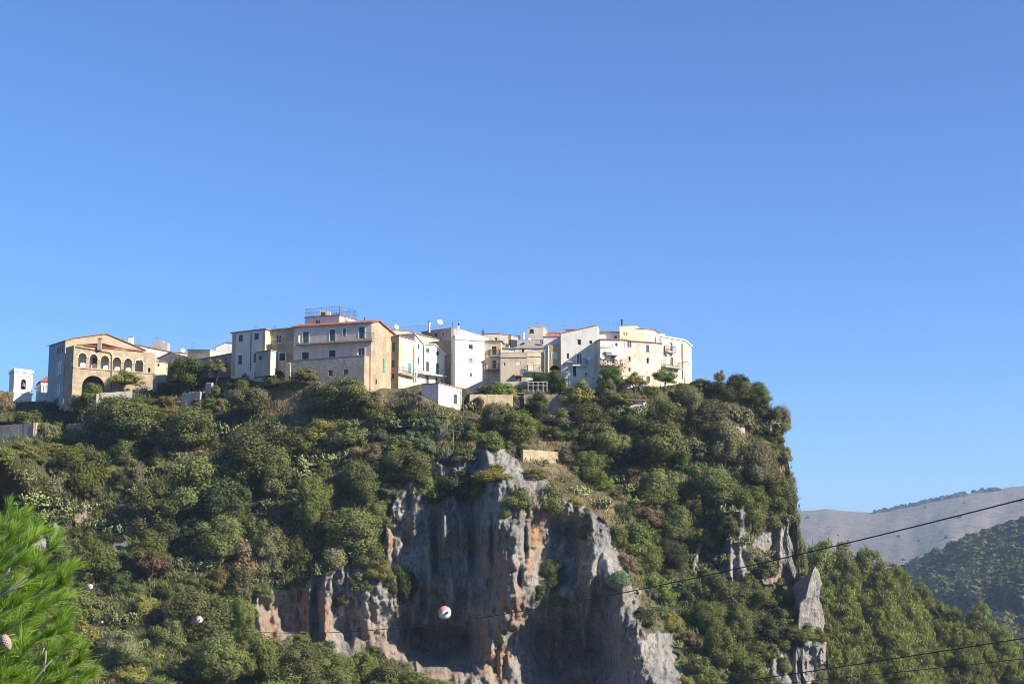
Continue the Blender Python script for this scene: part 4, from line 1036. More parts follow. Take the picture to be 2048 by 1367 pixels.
h.awning(ZF(700, 0)[0], ZF(825, 0)[0], ZF(0, 512)[1], 0.8, DISHM); h.awning(ZF(705, 0)[0], ZF(905, 0)[0], ZF(0, 545)[1], 0.9, DISHM); h.dish(*ZF(668, 588), 227.6, 0.4)
h.band(*ZF(650, 452), *ZF(810, 450), 0.12, 0.12, CONC)
h = House('recessed_storey', 'recessed top storey with dark tiled eaves, half in shadow', ZF(600, 242) + (234.5,), ZF(912, 246) + (234.5,), zb=715, depth=4, wall=WHITE, roof=TILE, over=0.3, th=0.1, back=(0.1, 1), wins=[R(ZF, 838, 290, 875, 325, 'dark', nt_('d'))])
h.antenna(ZF(850, 0)[0], ZF(0, 95)[1], ZF(0, 225)[1], 236, 4)
h = House('top_cream_block', 'cream top storey block with two narrow windows and black flue', ZF(912, 155) + (233.5,), ZF(1152, 148) + (234.5,), zb=715, depth=4.5, wall=CREAM, roof=TILEO, over=0.05, th=0.08, back=(0.3, 1),
          wins=[R(ZF, 967, 245, 985, 285, 'win', nt_('d')), R(ZF, 1000, 245, 1018, 285, 'win', nt_('d'))])
mb = MB(); q = P(*ZF(945, 150), 234.5); mb.tube((q.x, q.y, q.z - .4), (q.x, q.y, q.z + 0.85), 0.12, n=8); mb.tube((q.x, q.y, q.z + 0.85), (q.x, q.y, q.z + 1.0), 0.2, n=8); mb.build('flue', DARKM, h.root)
h = House('top_white_block', 'white top storey block with thin brown eaves, highest on the right', ZF(1150, 196) + (234.6,), ZF(1396, 205) + (236.3,), top=[ZF(1155, 193)], zb=715, depth=4.5, wall=CREAMW, roof=TILEO, over=0.25, th=0.08, back=(0.3, 1))
h = House('tall_white_house', 'tall flaking white house with six small windows of mixed sizes', (1240.3, 679, 229.7), (1321, 686.5, 232.2), top=[(1268, 683), ], zb=790, depth=6, wall=CREAMW, roof=TILEO, over=0.22, th=0.13, back=(0.3, 1),
          wins=[R(ZF, 1022, 376, 1050, 455, 'win', nt_('d')), R(ZF, 1053, 376, 1080, 455, 'shut', nt_('b')), R(ZF, 1287, 420, 1330, 508, 'shut', nt_('g', True)), R(ZF, 1037, 582, 1070, 652, 'win', nt_('d', True)), R(ZF, 1293, 602, 1330, 684, 'win', nt_('d', True)), R(ZF, 1037, 740, 1068, 796, 'win', nt_('d')), R(ZF, 1292, 860, 1340, 942, 'shut', nt_('g'))])
s0, z0, s1, z1 = box_sz(h.fr, *ZF(985, 378), *ZF(1017, 457)); mb = MB(); mb.box(s0, 0.02, z0, s1, 0.06, z1, h.fr.W); mb.build('open_shutter', SHUTW, h.root)
h.pipe([ZF(925, 350), ZF(925, 690)], 0.05, TRIMW); h.pipe([ZF(1152, 195), ZF(1150, 330)], 0.05, TRIMW)
# porch
t = empty('porch', P(1260, 772, 227)); tag(t, 'red roofed porch with terracotta wall at foot of tall white house', 'porch')
a = P(*ZF(858, 868), 226.4); b = P(*ZF(1258, 868), 228.2); mb = MB(); th_ = 0.14
mb.hexa([a, b, b + Vector((.3, 2.2, 0.3)), a + Vector((.3, 2.2, 0.3)), a + Vector((0, 0, th_)), b + Vector((0, 0, th_)), b + Vector((.3, 2.2, 0.3 + th_)), a + Vector((.3, 2.2, .3 + th_))]); mb.build('roof', TILE, t)
for f_ in (0.06, 0.5, 0.96):
    q = a.lerp(b, f_); mb = MB(); mb.tube((q.x, q.y + 0.15, q.z), (q.x, q.y + 0.15, q.z - 3.2), 0.08, n=6); mb.build('post', WHITE, t)
mb = MB(); q0 = P(*ZF(888, 898), 227.6); q1 = P(*ZF(962, 985), 227.6); mb.box(q0.x, 227.6, q1.z - 1, q1.x, 228.2, q0.z + 0.3); mb.build('terracotta_wall', simple('terracotta paint', (0.55, 0.26, 0.13), 0.85), t)
# far right house
h = House('right_end_house', 'cream house at the right end of village with two balconies and pale roof', (1321.5, 673, 232.6), (1369.5, 681.5, 236.3), zb=790, depth=6, wall=CREAMW, roof=TRIMW, over=0.3, th=0.22, back=(0.3, 1),
          wins=[R(ZF, 1617, 388, 1660, 506, 'win', tr('w', sill=False)), R(ZF, 1627, 598, 1670, 712, 'win', tr('w', sill=False)), R(ZF, 1630, 762, 1658, 850, 'door', nt_('b'))])
balcony(h.root, h.fr, *[ZF(1592, 0)[0], ZF(1712, 0)[0]], ZF(0, 530)[1], 0.7, 0.15, 0.9, CONC, METAL, 0.16)
balcony(h.root, h.fr, *[ZF(1560, 0)[0], ZF(1808, 0)[0]], ZF(0, 745)[1], 0.9, 0.2, 0.9, CONC, METAL, 0.16)
h.aircon(*ZF(1556, 525), *ZF(1590, 566)); h.pipe([ZF(1800, 400), ZF(1797, 440), ZF(1803, 900)], 0.06, RUST); h.pipe([ZF(1548, 430), ZF(1548, 520)], 0.06, RUST)
mb = MB(); q = P(*ZF(1475, 290), 236.5); mb.box(q.x, 236.5, q.z - 0.5, q.x + 0.9, 237.3, q.z + 0.35); mb.build('roof_tank', DISHM, h.root)
h = House('corner_lean_to', 'narrow cream lean-to with tile cap at the right corner of village', (1368.5, 723, 236.0), (1374, 724, 236.4), zb=790, depth=3, wall=CREAMW, roof=TILEO, over=0.08, th=0.1, back=(0.3, 1), cat='annex')

# ---------------- garden walls, sheds, poles
def gwall(name, label, A, B, zb, th=0.4, mat=CONC, cat='wall', down=2.0, dA=0.0, dB=0.0):
    if A[2] is None or True:
        A = (A[0], A[1], float(hill_depth(np.array([A[0]]), np.array([max(float(zb), float(Ttop(A[0])) + 2)]))[0]) - 0.3 + dA)
        B = (B[0], B[1], float(hill_depth(np.array([B[0]]), np.array([max(float(zb), float(Ttop(B[0])) + 2)]))[0]) - 0.3 + dB)
    a = P(*A); b = P(*B); fr = Frame(a, b); z0 = min(P(A[0], zb, A[2]).z, P(B[0], zb, B[2]).z) - down
    mb = MB(); n = 10; rr_ = random.Random(int(A[0] * 7 + A[1]))
    for i in range(n):       # slightly uneven top
        f0, f1 = i / n, (i + 1) / n; za = a.z + (b.z - a.z) * f0 + rr_.uniform(-.05, .05); zc = a.z + (b.z - a.z) * f1 + rr_.uniform(-.05, .05)
        s0, s1 = fr.Ln * f0, fr.Ln * f1; m0 = rr_.uniform(0, .04)
        mb.hexa([fr.W(s0, m0, z0), fr.W(s1, m0, z0), fr.W(s1, -th, z0), fr.W(s0, -th, z0), fr.W(s0, m0, za), fr.W(s1, m0, zc), fr.W(s1, -th, zc), fr.W(s0, -th, za)])
    return tag(mb.build(name, mat, None, origin=fr.W(0, 0, z0)), label, cat)
gwall('garden_wall', 'shaded grey garden wall with white panel at far left edge', (-40, 853, 238.5), (72, 845, 235.2), 873, mat=STONEG, dA=3.5, dB=-1.5)
gwall('garden_wall', 'short sunlit return of the grey garden wall at far left', (72.5, 845, 235.1), (80, 846, 238), 873, mat=STONE, dA=-1.5, dB=1.5)
wY = surf(33, 873).y - 1.2; a = P(25, 864, wY); mb = MB(); b = P(41, 873.5, wY); mb.hexa([(a.x, wY, b.z), (b.x, wY, b.z), (b.x, wY + .05, b.z), (a.x, wY + .05, b.z), (a.x, wY + .5, a.z), (b.x, wY + .5, a.z), (b.x, wY + .55, a.z), (a.x, wY + .55, a.z)])
wp = tag(mb.build('signboard', DISHM, None, origin=(a.x, wY, b.z)), 'white panel with diagonal crease leaning on the grey garden wall', 'panel')
gwall('garden_wall', 'low concrete wall at the foot of the arcaded house', (193, 786, 233.0), (265, 781, 233.4), 803, mat=CONC)
gwall('garden_wall', 'dark retaining wall left of the low concrete wall', (132, 808, 233.5), (193, 787, 233.2), 815, mat=STONEG, dA=2.5, dB=-1.0)
gwall('garden_wall', 'crumbling shaded wall right of the arcaded house', (306, 749, 240.0), (350, 750, 236.5), 778, mat=STONEG)
gwall('garden_wall', 'pale concrete block wall draped with creeper below the leafy tree', (364, 786, 231.4), (400, 783, 231.6), 812, mat=CONC)
gwall('garden_wall', 'tall narrow pale gate pillar in the garden below the shaded stone house', (411.5, 765, 239.1), (423, 765, 234.4), 796, mat=CONC)
gwall('garden_wall', 'long low stone retaining wall below the middle terrace houses', (940, 788, 226.3), (1026, 789, 226.8), 812, mat=STONE)
gwall('garden_wall', 'sunlit stone terrace wall right of the wooden gate', (1048, 788, 226.6), (1190, 788, 227.0), 815, mat=STONE)
gwall('garden_wall', 'pale terrace wall below the shaded slant roof house', (1165, 776, 227.8), (1206, 776, 227.4), 790, mat=CONC)
gwall('garden_wall', 'pale stone wall beside the path on the slope below the terraces', (1046, 898, 219.8), (1118, 903, 219.6), 922, mat=STONE)
gwall('garden_wall', 'short pale concrete ledge on the right slope among cacti', (1458, 851, 232.3), (1490, 855, 232.6), 862, mat=CONC)
gwall('garden_wall', 'low weathered wall at left slope under the grey bushes', (132, 848, 235.5), (163, 846, 235.5), 868, mat=STONEG)
# wooden gate in the terrace wall
gY = surf(1036, 805).y - 0.35; t = empty('wooden_gate', P(1036, 803, gY)); tag(t, 'brown wooden plank gate between two stone terrace walls', 'gate')
a = P(1027, 787, gY); b = P(1046, 803, gY)
for k in range(7):
    x0 = a.x + (b.x - a.x) * k / 7; x1 = a.x + (b.x - a.x) * (k + 0.92) / 7; mb = MB(); mb.box(x0, gY, b.z - 1, x1, gY + .05, a.z + 0.05 * (k % 2)); mb.build('plank', SHUTB, t)
mb = MB(); mb.box(a.x - 0.3, gY - .2, a.z, b.x + 0.3, gY + .5, a.z + 0.12); mb.build('lintel', WOODG, t)
# shed on the slope
t = empty('slope_shed', P(1250, 812, 222)); tag(t, 'low shed with tile edged roof half hidden by shrubs on the slope', 'shed')
shY = surf(1250, 812).y; a = P(1214, 803, shY); b = P(1292, 800, shY); mb = MB()
mb.box(a.x, shY, a.z - 2.2, b.x, shY + 3.1, a.z + 0.15); mb.build('wall', WHITE, t)
mb = MB(); mb.hexa([(a.x - .2, shY - .3, a.z + .15), (b.x + .2, shY - .3, a.z + .15), (b.x + .2, shY + 3.4, a.z + .8), (a.x - .2, shY + 3.4, a.z + .8), (a.x - .2, shY - .3, a.z + .3), (b.x + .2, shY - .3, a.z + .3), (b.x + .2, shY + 3.4, a.z + .95), (a.x - .2, shY + 3.4, a.z + .95)]); mb.build('roof', simple('dark sheet', (0.12, 0.14, 0.15), 0.6), t)
mb = MB(); mb.box(a.x - .25, shY - .42, a.z + .12, b.x + .25, shY - .305, a.z + .32); mb.build('tile_edge', TILE, t)
mb = MB(); mb.box(a.x + 0.8, shY - .05, a.z - 2.1, a.x + 1.7, shY - .005, a.z - 0.1); mb.build('door', SHUTB, t)
def pole(label, px, py0, py1, Y, r=0.07, lamp=False, name='utility_pole', mat=WOODG):
    Y = surf(px, py1).y; a = P(px, py1, Y); b = P(px, py0, Y); mb = MB(); mb.tube(a - Vector((0, 0, 1.0)), b, r, r * 0.75, n=8)
    if lamp: mb.tube(b, b + Vector((0.0, -0.5, 0.12)), 0.05, n=6); mb.box(b.x - 0.12, b.y - 0.8, b.z + 0.05, b.x + 0.12, b.y - 0.4, b.z + 0.17)
    return tag(mb.build(name, mat, None, origin=a - Vector((0, 0, 1.0))), label, 'pole' if not lamp else 'street lamp')
pole('white street lamp in front of the terrace arch', 580.5, 729, 765, 229.2, 0.07, True, 'street_lamp', TRIMW)
pole('thin white post among shrubs below the grey house', 456, 763, 780, 230.5, 0.05, mat=TRIMW)
pole('rust brown post below the corner of the white hut', 925.5, 821, 852, 217.8, 0.07, mat=RUST)
pole('wooden post on the rock ridge left of the limestone tip', 907, 862, 898, 212.6, 0.07)
for i, (px, py0, py1) in enumerate(((167, 801, 829), (176, 797, 846))):
    pole(['grey trellis post, shorter left one of the pair below the arcade', 'grey trellis post, taller right one of the pair below the arcade'][i], px, py0, py1, 231.5, 0.07)
mb = MB(); a = P(176, 798, 231.5); b = P(200, 804, 230.5); mb.tube(a, b, 0.05); a2 = P(176, 806, 231.5); mb.tube(a2, P(196, 807, 230.5), 0.04)
tag(mb.build('trellis_rail', WOODG, None, origin=a), 'horizontal grey trellis rails tied to the taller trellis post', 'rail')
# garden railing in front of the middle houses
mb = MB(); pp = [P(x, 764, 227.6) for x in (1056, 1066, 1076, 1086, 1094)]
for p in pp: mb.tube(p - Vector((0, 0, 1.4)), p + Vector((0, 0, 0.1)), 0.04, n=5)
for dz in (0.05, -0.5): mb.tube(pp[0] + Vector((0, 0, dz)), pp[-1] + Vector((0, 0, dz)), 0.035, n=5)
tag(mb.build('garden_railing', TRIMW, None, origin=pp[0]), 'white pipe garden railing between the dark citrus trees', 'railing')
# bamboo screen
mb = MB(); a = P(1045, 785, 228); b = P(1100, 776, 228.4)
for k in range(46):
    f_ = k / 45; x = a.x + (b.x - a.x) * f_; y = a.y + (b.y - a.y) * f_; mb.tube((x, y, a.z - 0.8), (x, y, b.z - 0.2 + random.uniform(-.12, .12)), 0.035, n=4)
tag(mb.build('cane_screen', WOODG, None, origin=(a.x, a.y, a.z - 0.8)), 'dark cane screen fence above the sunlit stone terrace wall', 'fence')

# ================================================================== VEGETATION
BARK = simple('bark', (0.13, 0.10, 0.075), 0.95, 0, 0.4, 4.0)
LM = {
 'olive': leafmat('olive foliage', (0.108, 0.131, 0.037), (0.206, 0.213, 0.068)),
 'grey':  leafmat('grey olive foliage', (0.147, 0.152, 0.067), (0.249, 0.232, 0.108)),
 'green': leafmat('fresh green foliage', (0.116, 0.151, 0.034), (0.211, 0.235, 0.055), 0.3),
 'bright': leafmat('citrus foliage', (0.095, 0.156, 0.030), (0.180, 0.235, 0.050), 0.3),
 'dark':  leafmat('dark evergreen foliage', (0.051, 0.069, 0.022), (0.098, 0.116, 0.038)),
 'yellow': leafmat('yellow green foliage', (0.208, 0.207, 0.045), (0.330, 0.298, 0.083), 0.3),
 'brown': leafmat('dry brown foliage', (0.182, 0.134, 0.075), (0.272, 0.197, 0.105), 0.2),
 'euph':  leafmat('blue green spurge', (0.130, 0.185, 0.090), (0.195, 0.250, 0.130), 0.25),
 'cactus': leafmat('cactus pads', (0.165, 0.215, 0.089), (0.389, 0.388, 0.164), 0.08),
 'agave': leafmat('agave leaves', (0.176, 0.220, 0.176), (0.264, 0.308, 0.242), 0.05),
 'pine':  leafmat('pine foliage', (0.135, 0.170, 0.034), (0.265, 0.275, 0.068), 0.3),
 'near':  leafmat('near pine needles', (0.196, 0.348, 0.035), (0.345, 0.522, 0.075), 0.35),
}
def leaves(pos, nrm, size, r, aspect=1.6, along=None):
    """rhombic leaf faces at pos facing nrm"""
    n = len(pos)
    nrm = nrm / (np.linalg.norm(nrm, axis=1, keepdims=True) + 1e-9)
    t = r.normal(size=(n, 3)) if along is None else along + r.normal(size=(n, 3)) * 0.35; t -= nrm * (t * nrm).sum(1, keepdims=True); t /= np.linalg.norm(t, axis=1, keepdims=True) + 1e-9
    b = np.cross(nrm, t)
    s = (size * r.uniform(0.65, 1.35, n))[:, None]
    a = t * s * aspect * 0.5; c = b * s * 0.5
    V = np.stack([pos - a, pos + c, pos + a, pos - c], 1)
    F = np.arange(n * 4).reshape(n, 4)
    return V.reshape(-1, 3), F
def sphere(n, r):
    d = r.normal(size=(n, 3)); return d / np.linalg.norm(d, axis=1, keepdims=True)

def crown(name, seed, nc, nl, size, kind='round', low=0.12):
    r = np.random.default_rng(seed)
    if kind == 'round':
        d = sphere(nc, r); d[:, 2] = d[:, 2] * 0.9 + 0.15
        rad = r.uniform(0.15, 0.37, nc)[:, None]
        c = d * rad * np.array([1.0, 1.0, 1.0]); c[:, 2] = c[:, 2] * 1.12 + 0.40; c[:, 2] = np.where(c[:, 2] < 0.16, r.uniform(0.14, 0.4, nc), c[:, 2])
        cr = r.uniform(0.075, 0.165, nc)
        lop = 1 + 0.22 * np.sin(np.arctan2(c[:, 1], c[:, 0]) * 2 + r.uniform(0, 6)); c[:, :2] *= lop[:, None]
    elif kind == 'bush':
        d = sphere(nc, r); d[:, 2] = np.abs(d[:, 2])
        rad = r.uniform(0.12, 0.36, nc)[:, None]
        c = d * rad; c[:, 2] = c[:, 2] * 1.75 + 0.13
        cr = r.uniform(0.08, 0.175, nc)
    elif kind == 'dome':
        d = sphere(nc, r); d[:, 2] = np.abs(d[:, 2])
        c = d * 0.34; c[:, 2] = d[:, 2] * 0.72 + 0.04; cr = r.uniform(0.10, 0.14, nc)
    elif kind == 'pine':
        h = 1 - r.uniform(0.04, 0.95, nc) ** 0.75; a = r.uniform(0, 2 * math.pi, nc)
        pr = (0.47 * (1 - h) ** 0.75 + 0.03) * r.uniform(0.3, 1.0, nc) * (1 + 0.25 * np.sin(a * 2 + h * 9 + seed))
        c = np.stack([pr * np.cos(a), pr * np.sin(a), h], -1); cr = r.uniform(0.05, 0.11, nc) * (1.25 - 0.6 * h)
    elif kind == 'loose':
        d = sphere(nc, r); d[:, 2] = np.abs(d[:, 2]) * 1.1 - 0.2
        rad = r.uniform(0.1, 0.42, nc)[:, None]; c = d * rad; c[:, 2] = c[:, 2] * 1.05 + low + 0.45; cr = r.uniform(0.06, 0.13, nc)
    w = cr ** 2; k = r.choice(nc, nl, p=w / w.sum())
    dv = sphere(nl, r); dv[:, 2] = dv[:, 2] * 0.9 + 0.12
    stray = np.where(r.random(nl) < 0.16, r.uniform(1.0, 1.55, nl), 1.0)
    pos = c[k] + dv * (cr[k] * stray * np.where(r.random(nl) < 0.72, r.uniform(0.72, 1.15, nl), r.uniform(0.2, 1.0, nl)))[:, None]
    ctr = np.array([0, 0, 0.4])
    nr = dv * 0.9 + (pos - ctr) * 0.8 + r.normal(size=(nl, 3)) * 0.42
    if kind == 'pine': nr = dv * 0.7 + r.normal(size=(nl, 3)) * 0.6
    pos[:, 2] = np.maximum(pos[:, 2], 0.01)
    V, F = leaves(pos, nr, size, r, 4.5 if kind == 'pine' else (2.2 if kind == 'dome' else 1.6), (dv * 0.8 + np.array([0, 0, 0.9])) if kind == 'pine' else None)
    ct = r.random(nc)
    tint = np.clip(0.65 * ct[k] + 0.35 * r.random(nl), 0, 1)
    return np_mesh(name, V, F, None, {'tint': np.repeat(tint, 4)})
def trunk_mesh(name, seed, hgt=0.5, r0=0.035, limbs=4, straight=False):
    r = random.Random(seed); mb = MB()
    pts = [Vector((0, 0, -0.12))]
    for k in range(1, 5):
        pts.append(Vector((r.uniform(-.03, .03) * (0.3 if straight else 1) * k, r.uniform(-.03, .03) * (0.3 if straight else 1) * k, hgt * k / 4)))
    mb.path(pts, r0, r0 * 0.45, 6)
    for k in range(limbs):
        b = pts[r.choice([2, 3, 4])]; a = r.uniform(0, 6.28); l = r.uniform(0.18, 0.32)
        m = b + Vector((math.cos(a) * l * .5, math.sin(a) * l * .5, l * .45)); e = m + Vector((math.cos(a) * l * .5, math.sin(a) * l * .5, l * .35))
        mb.path([b, m, e], r0 * 0.5, r0 * 0.15, 5)
    me = bpy.data.meshes.new(name); me.from_pydata([tuple(v) for v in mb.v], [], mb.f); me.materials.append(BARK); me.update()
    return me
CR = {
 'round': [crown('crown', 100 + i, 58, 19000, 0.0205, 'round') for i in range(7)],
 'loose': [crown('crown', 200 + i, 40, 8000, 0.025, 'loose') for i in range(3)],
 'bush': [crown('bush', 300 + i, 34, 8000, 0.030, 'bush') for i in range(6)],
 'dome': [crown('dome', 400 + i, 40, 5000, 0.030, 'dome') for i in range(2)],
 'pine': [crown('crown', 500 + i, 130, 15000, 0.0145, 'pine') for i in range(6)],
}
TK = [trunk_mesh('trunk', 10 + i) for i in range(4)]
TKP = [trunk_mesh('trunk', 30 + i, 0.9, 0.022, 5, True) for i in range(3)]
def cactus_mesh(seed, n=330):
    r = np.random.default_rng(seed); rd = random.Random(seed)
    pads = []
    def pad_at(base, d, s): pads.append((base, d.normalized(), s)); return base + d.normalized() * s
    tips = []
    for k in range(30):
        a = rd.uniform(0, 6.28); q = 0.46 * math.sqrt(rd.random()) ; b = Vector((math.cos(a) * q, math.sin(a) * q, -0.02))
        tips.append((b, Vector((math.cos(a) * q, math.sin(a) * q, 1.0)), 0))
    roots = [t[0] for t in tips]
    while len(pads) < n and tips:
        b, d, g = tips.pop(rd.randrange(len(tips)) if rd.random() < 0.5 else 0)
        s = rd.uniform(0.065, 0.105); e = pad_at(b, d, s)
        if g < 7:
            for _ in range(rd.choice([1, 2, 2, 3])):
                nd = d.normalized() + Vector((rd.uniform(-.8, .8), rd.uniform(-.8, .8), rd.uniform(-.25, .5)))
                tips.append((b + (e - b) * rd.uniform(0.8, 1.0), nd, g + 1))
    V = []; F = []; T = []
    for b, d, s in pads:
        side = Vector((rd.uniform(-1, 1), rd.uniform(-1, 1), rd.uniform(-.3, .3))); side = (side - d * side.dot(d)).normalized(); nn = d.cross(side)
        o = len(V); c = b + d * (s * 0.5)
        for k in range(8):
            an = 2 * math.pi * k / 8; V.append(c + d * (math.cos(an) * s * 0.54) + side * (math.sin(an) * s * 0.36))
        V.append(c + nn * s * 0.09); V.append(c - nn * s * 0.09); t = rd.random(); T += [t] * 10
        for k in range(8):
            F.append((o + k, o + (k + 1) % 8, o + 8)); F.append((o + (k + 1) % 8, o + k, o + 9))
    for q in roots:      # shallow stems join the pads to one stock
        o = len(V); sd = Vector((-q.y, q.x, 0)).normalized() * 0.02 if q.length > 1e-3 else Vector((0.02, 0, 0))
        V += [Vector((0, 0, -0.03)) - sd, Vector((0, 0, -0.03)) + sd, q + sd, q - sd, Vector((0, 0, 0.03)), q + Vector((0, 0, 0.06))]; T += [0.2] * 6
        F += [(o, o + 1, o + 4), (o + 1, o + 2, o + 5), (o + 1, o + 5, o + 4), (o + 3, o, o + 4), (o + 3, o + 4, o + 5), (o + 2, o + 3, o + 5)]
    return np_mesh('prickly_pear', np.array([tuple(v) for v in V]), np.array(F), None, {'tint': T})
CACT = [cactus_mesh(600 + i) for i in range(5)]
def agave_mesh(seed):
    rd = random.Random(seed); mb = MB()
    for k in range(34):
        a = k * 2.4; el = 0.25 + 1.1 * (k / 34); l = 0.62; w = 0.06
        d = Vector((math.cos(a) * math.cos(el), math.sin(a) * math.cos(el), math.sin(el))); s = Vector((-math.sin(a), math.cos(a), 0))
        p0 = Vector((0, 0, 0.05)); p1 = p0 + d * l * 0.5; p2 = p0 + d * l - Vector((0, 0, 0.10 * (1 - k / 34)))
        u = Vector((0, 0, 0.03))
        mb.add([p0 - s * w * .5, p0 + s * w * .5, p1 - s * w, p1 + s * w, p2, p1 - u, p0 - u], [(0, 1, 3, 2), (2, 3, 4), (0, 2, 5, 6), (1, 6, 5, 3), (2, 4, 5), (3, 5, 4)])
    me = bpy.data.meshes.new('agave'); me.from_pydata([tuple(v) for v in mb.v], [], mb.f); me.update(); return me
AGM = [agave_mesh(3), agave_mesh(9)]

def set_mat(o, m):
    if not o.data.materials: o.data.materials.append(m)
    o.material_slots[0].link = 'OBJECT'; o.material_slots[0].material = m
PLANTS = []      # (px, py, w, kind, root) for labels and spacing
vr = random.Random(21)
NAMES = {'olive': ('olive_tree', 'olive tree', 'dark olive green'), 'grey': ('olive_tree', 'olive tree', 'silvery grey green'), 'green': ('leafy_tree', 'leafy tree', 'fresh green'), 'bright': ('citrus_tree', 'dense citrus tree', 'bright green'),
         'dark': ('evergreen_tree', 'evergreen tree', 'very dark green'), 'yellow': ('shrub', 'shrub', 'yellow green'), 'brown': ('dry_shrub', 'dry shrub', 'brownish'), 'euph': ('spurge_shrub', 'dome shaped spurge', 'blue green'),
         'cactus': ('prickly_pear', 'prickly pear thicket', 'pale green'), 'agave': ('agave', 'agave', 'grey blue')}
LAND = [(60, 770, 'bell tower'), (230, 740, 'arcaded house'), (370, 760, 'leafy garden tree'), (497, 720, 'grey house'), (665, 720, 'pink house'), (815, 730, 'narrow corner house'), (900, 800, 'white hut'), (1040, 750, 'middle terrace houses'),
        (1160, 740, 'slant roof house'), (1280, 730, 'tall white house'), (1400, 760, 'right end house'), (1540, 830, 'right cliff edge'), (1000, 1050, 'central cliff buttress'), (880, 1200, 'shaded cliff alcove'), (620, 1240, 'ochre cliff foot'), (1200, 1150, 'right cliff ridge'),
        (1560, 1110, 'pale promontory rocks'), (1625, 1190, 'rock pinnacle'), (90, 1080, 'small pale rock patch'), (60, 1250, 'near pine'), (400, 1240, 'larger left marker ball'), (180, 1170, 'smaller left marker ball'), (1350, 1300, 'lower right rock flank'), (985, 890, 'limestone tip'), (420, 980, 'left wooded slope'), (300, 900, 'left garden terrace'), (1300, 960, 'right wooded slope'), (1420, 1150, 'gully')]
LAB = {}
def relabel():
    groups = {}
    for p in PLANTS:
        px, py, w, kind, root, form = p
        nm = NAMES[kind]
        lx, ly, ln = min(LAND, key=lambda q: (q[0] - px) ** 2 + ((q[1] - py) * 1.3) ** 2)
        rel = 'below the' if py > ly + 35 else ('above the' if py < ly - 45 else ('left of the' if px < lx - 25 else ('right of the' if px > lx + 25 else 'at the')))
        size = 'large' if w > 95 else ('small' if w < 45 else 'mid sized')
        noun = nm[1] if form != 'bush' or kind in ('euph', 'cactus', 'yellow', 'brown', 'agave') else 'bush'
        groups.setdefault((size, nm[2], noun, rel, ln), []).append((px, py, root, nm[1]))
    ords = ['leftmost', 'second from left', 'third from left', 'fourth from left', 'fifth from left', 'sixth from left', 'seventh from left', 'eighth from left', 'ninth from left', 'tenth from left']
    for (size, colr, noun, rel, ln), lst in groups.items():
        lst.sort(key=lambda q: q[0])
        for i, (px, py, root, kn) in enumerate(lst):
            lab = f'{size} {colr} {noun} {rel} {ln}'
            if len(lst) > 1: lab += ', ' + (ords[i] if i < 10 else 'one of those further right')
            tag(root, lab, 'tree' if 'tree' in noun else ('cactus' if 'pear' in noun else 'shrub'), f'{kn}s on the hillside')

def base_scale(pt): return pt.y / FPX / (CT) * 1.0
def tree(px, py, w, h, kind, form='round', lift=0.0, Yoff=0.0):
    """tree whose crown centre shows at (px, py), w x h photo pixels; it stands on the hillside below"""
    by = py + h * 0.5
    s = surf(px, by)
    s.y += Yoff
    s = P(px, max(by, float(Ttop(px))) , s.y)
    m = s.y / FPX * 1.01
    W, Hh = w * m, h * m
    top_z = P(px, py - h * 0.5, s.y).z
    Hh = max(top_z - s.z, 0.4) * 1.0
    nm = NAMES[kind]
    rot = vr.uniform(0, 6.28)
    if form in ('round', 'loose'):
        root = empty(nm[0], s); root.rotation_euler.z = rot
        c = link('crown', vr.choice(CR[form]), root); set_mat(c, LM[kind]); c.scale = (W * 1.06, W * vr.uniform(0.9, 1.05), Hh * 1.0)
        t = link('trunk', vr.choice(TK), root); t.scale = (W, W, Hh)
    else:
        root = link(nm[0] if form != 'bush' or kind in ('euph', 'cactus', 'yellow', 'brown') else 'bush', vr.choice({'bush': CR['bush'], 'dome': CR['dome'], 'cactus': CACT, 'agave': AGM}[form]), None, s)
        set_mat(root, LM[kind]); k = 1.0 if form != 'cactus' else 0.95
        root.scale = (W * k * 1.08, W * k, Hh * 1.02 if form in ('bush', 'dome') else (Hh * 1.1 if form == 'cactus' else W * 1.1)); root.rotation_euler.z = rot
        if form in ('bush', 'dome', 'cactus'): root.location.z -= 0.12 * Hh
        # lean outwards from the slope a little, as shrubs on banks do
        root.rotation_euler.x = vr.uniform(-0.05, 0.18)
    PLANTS.append((px, py, w, kind, root, form))
    return root
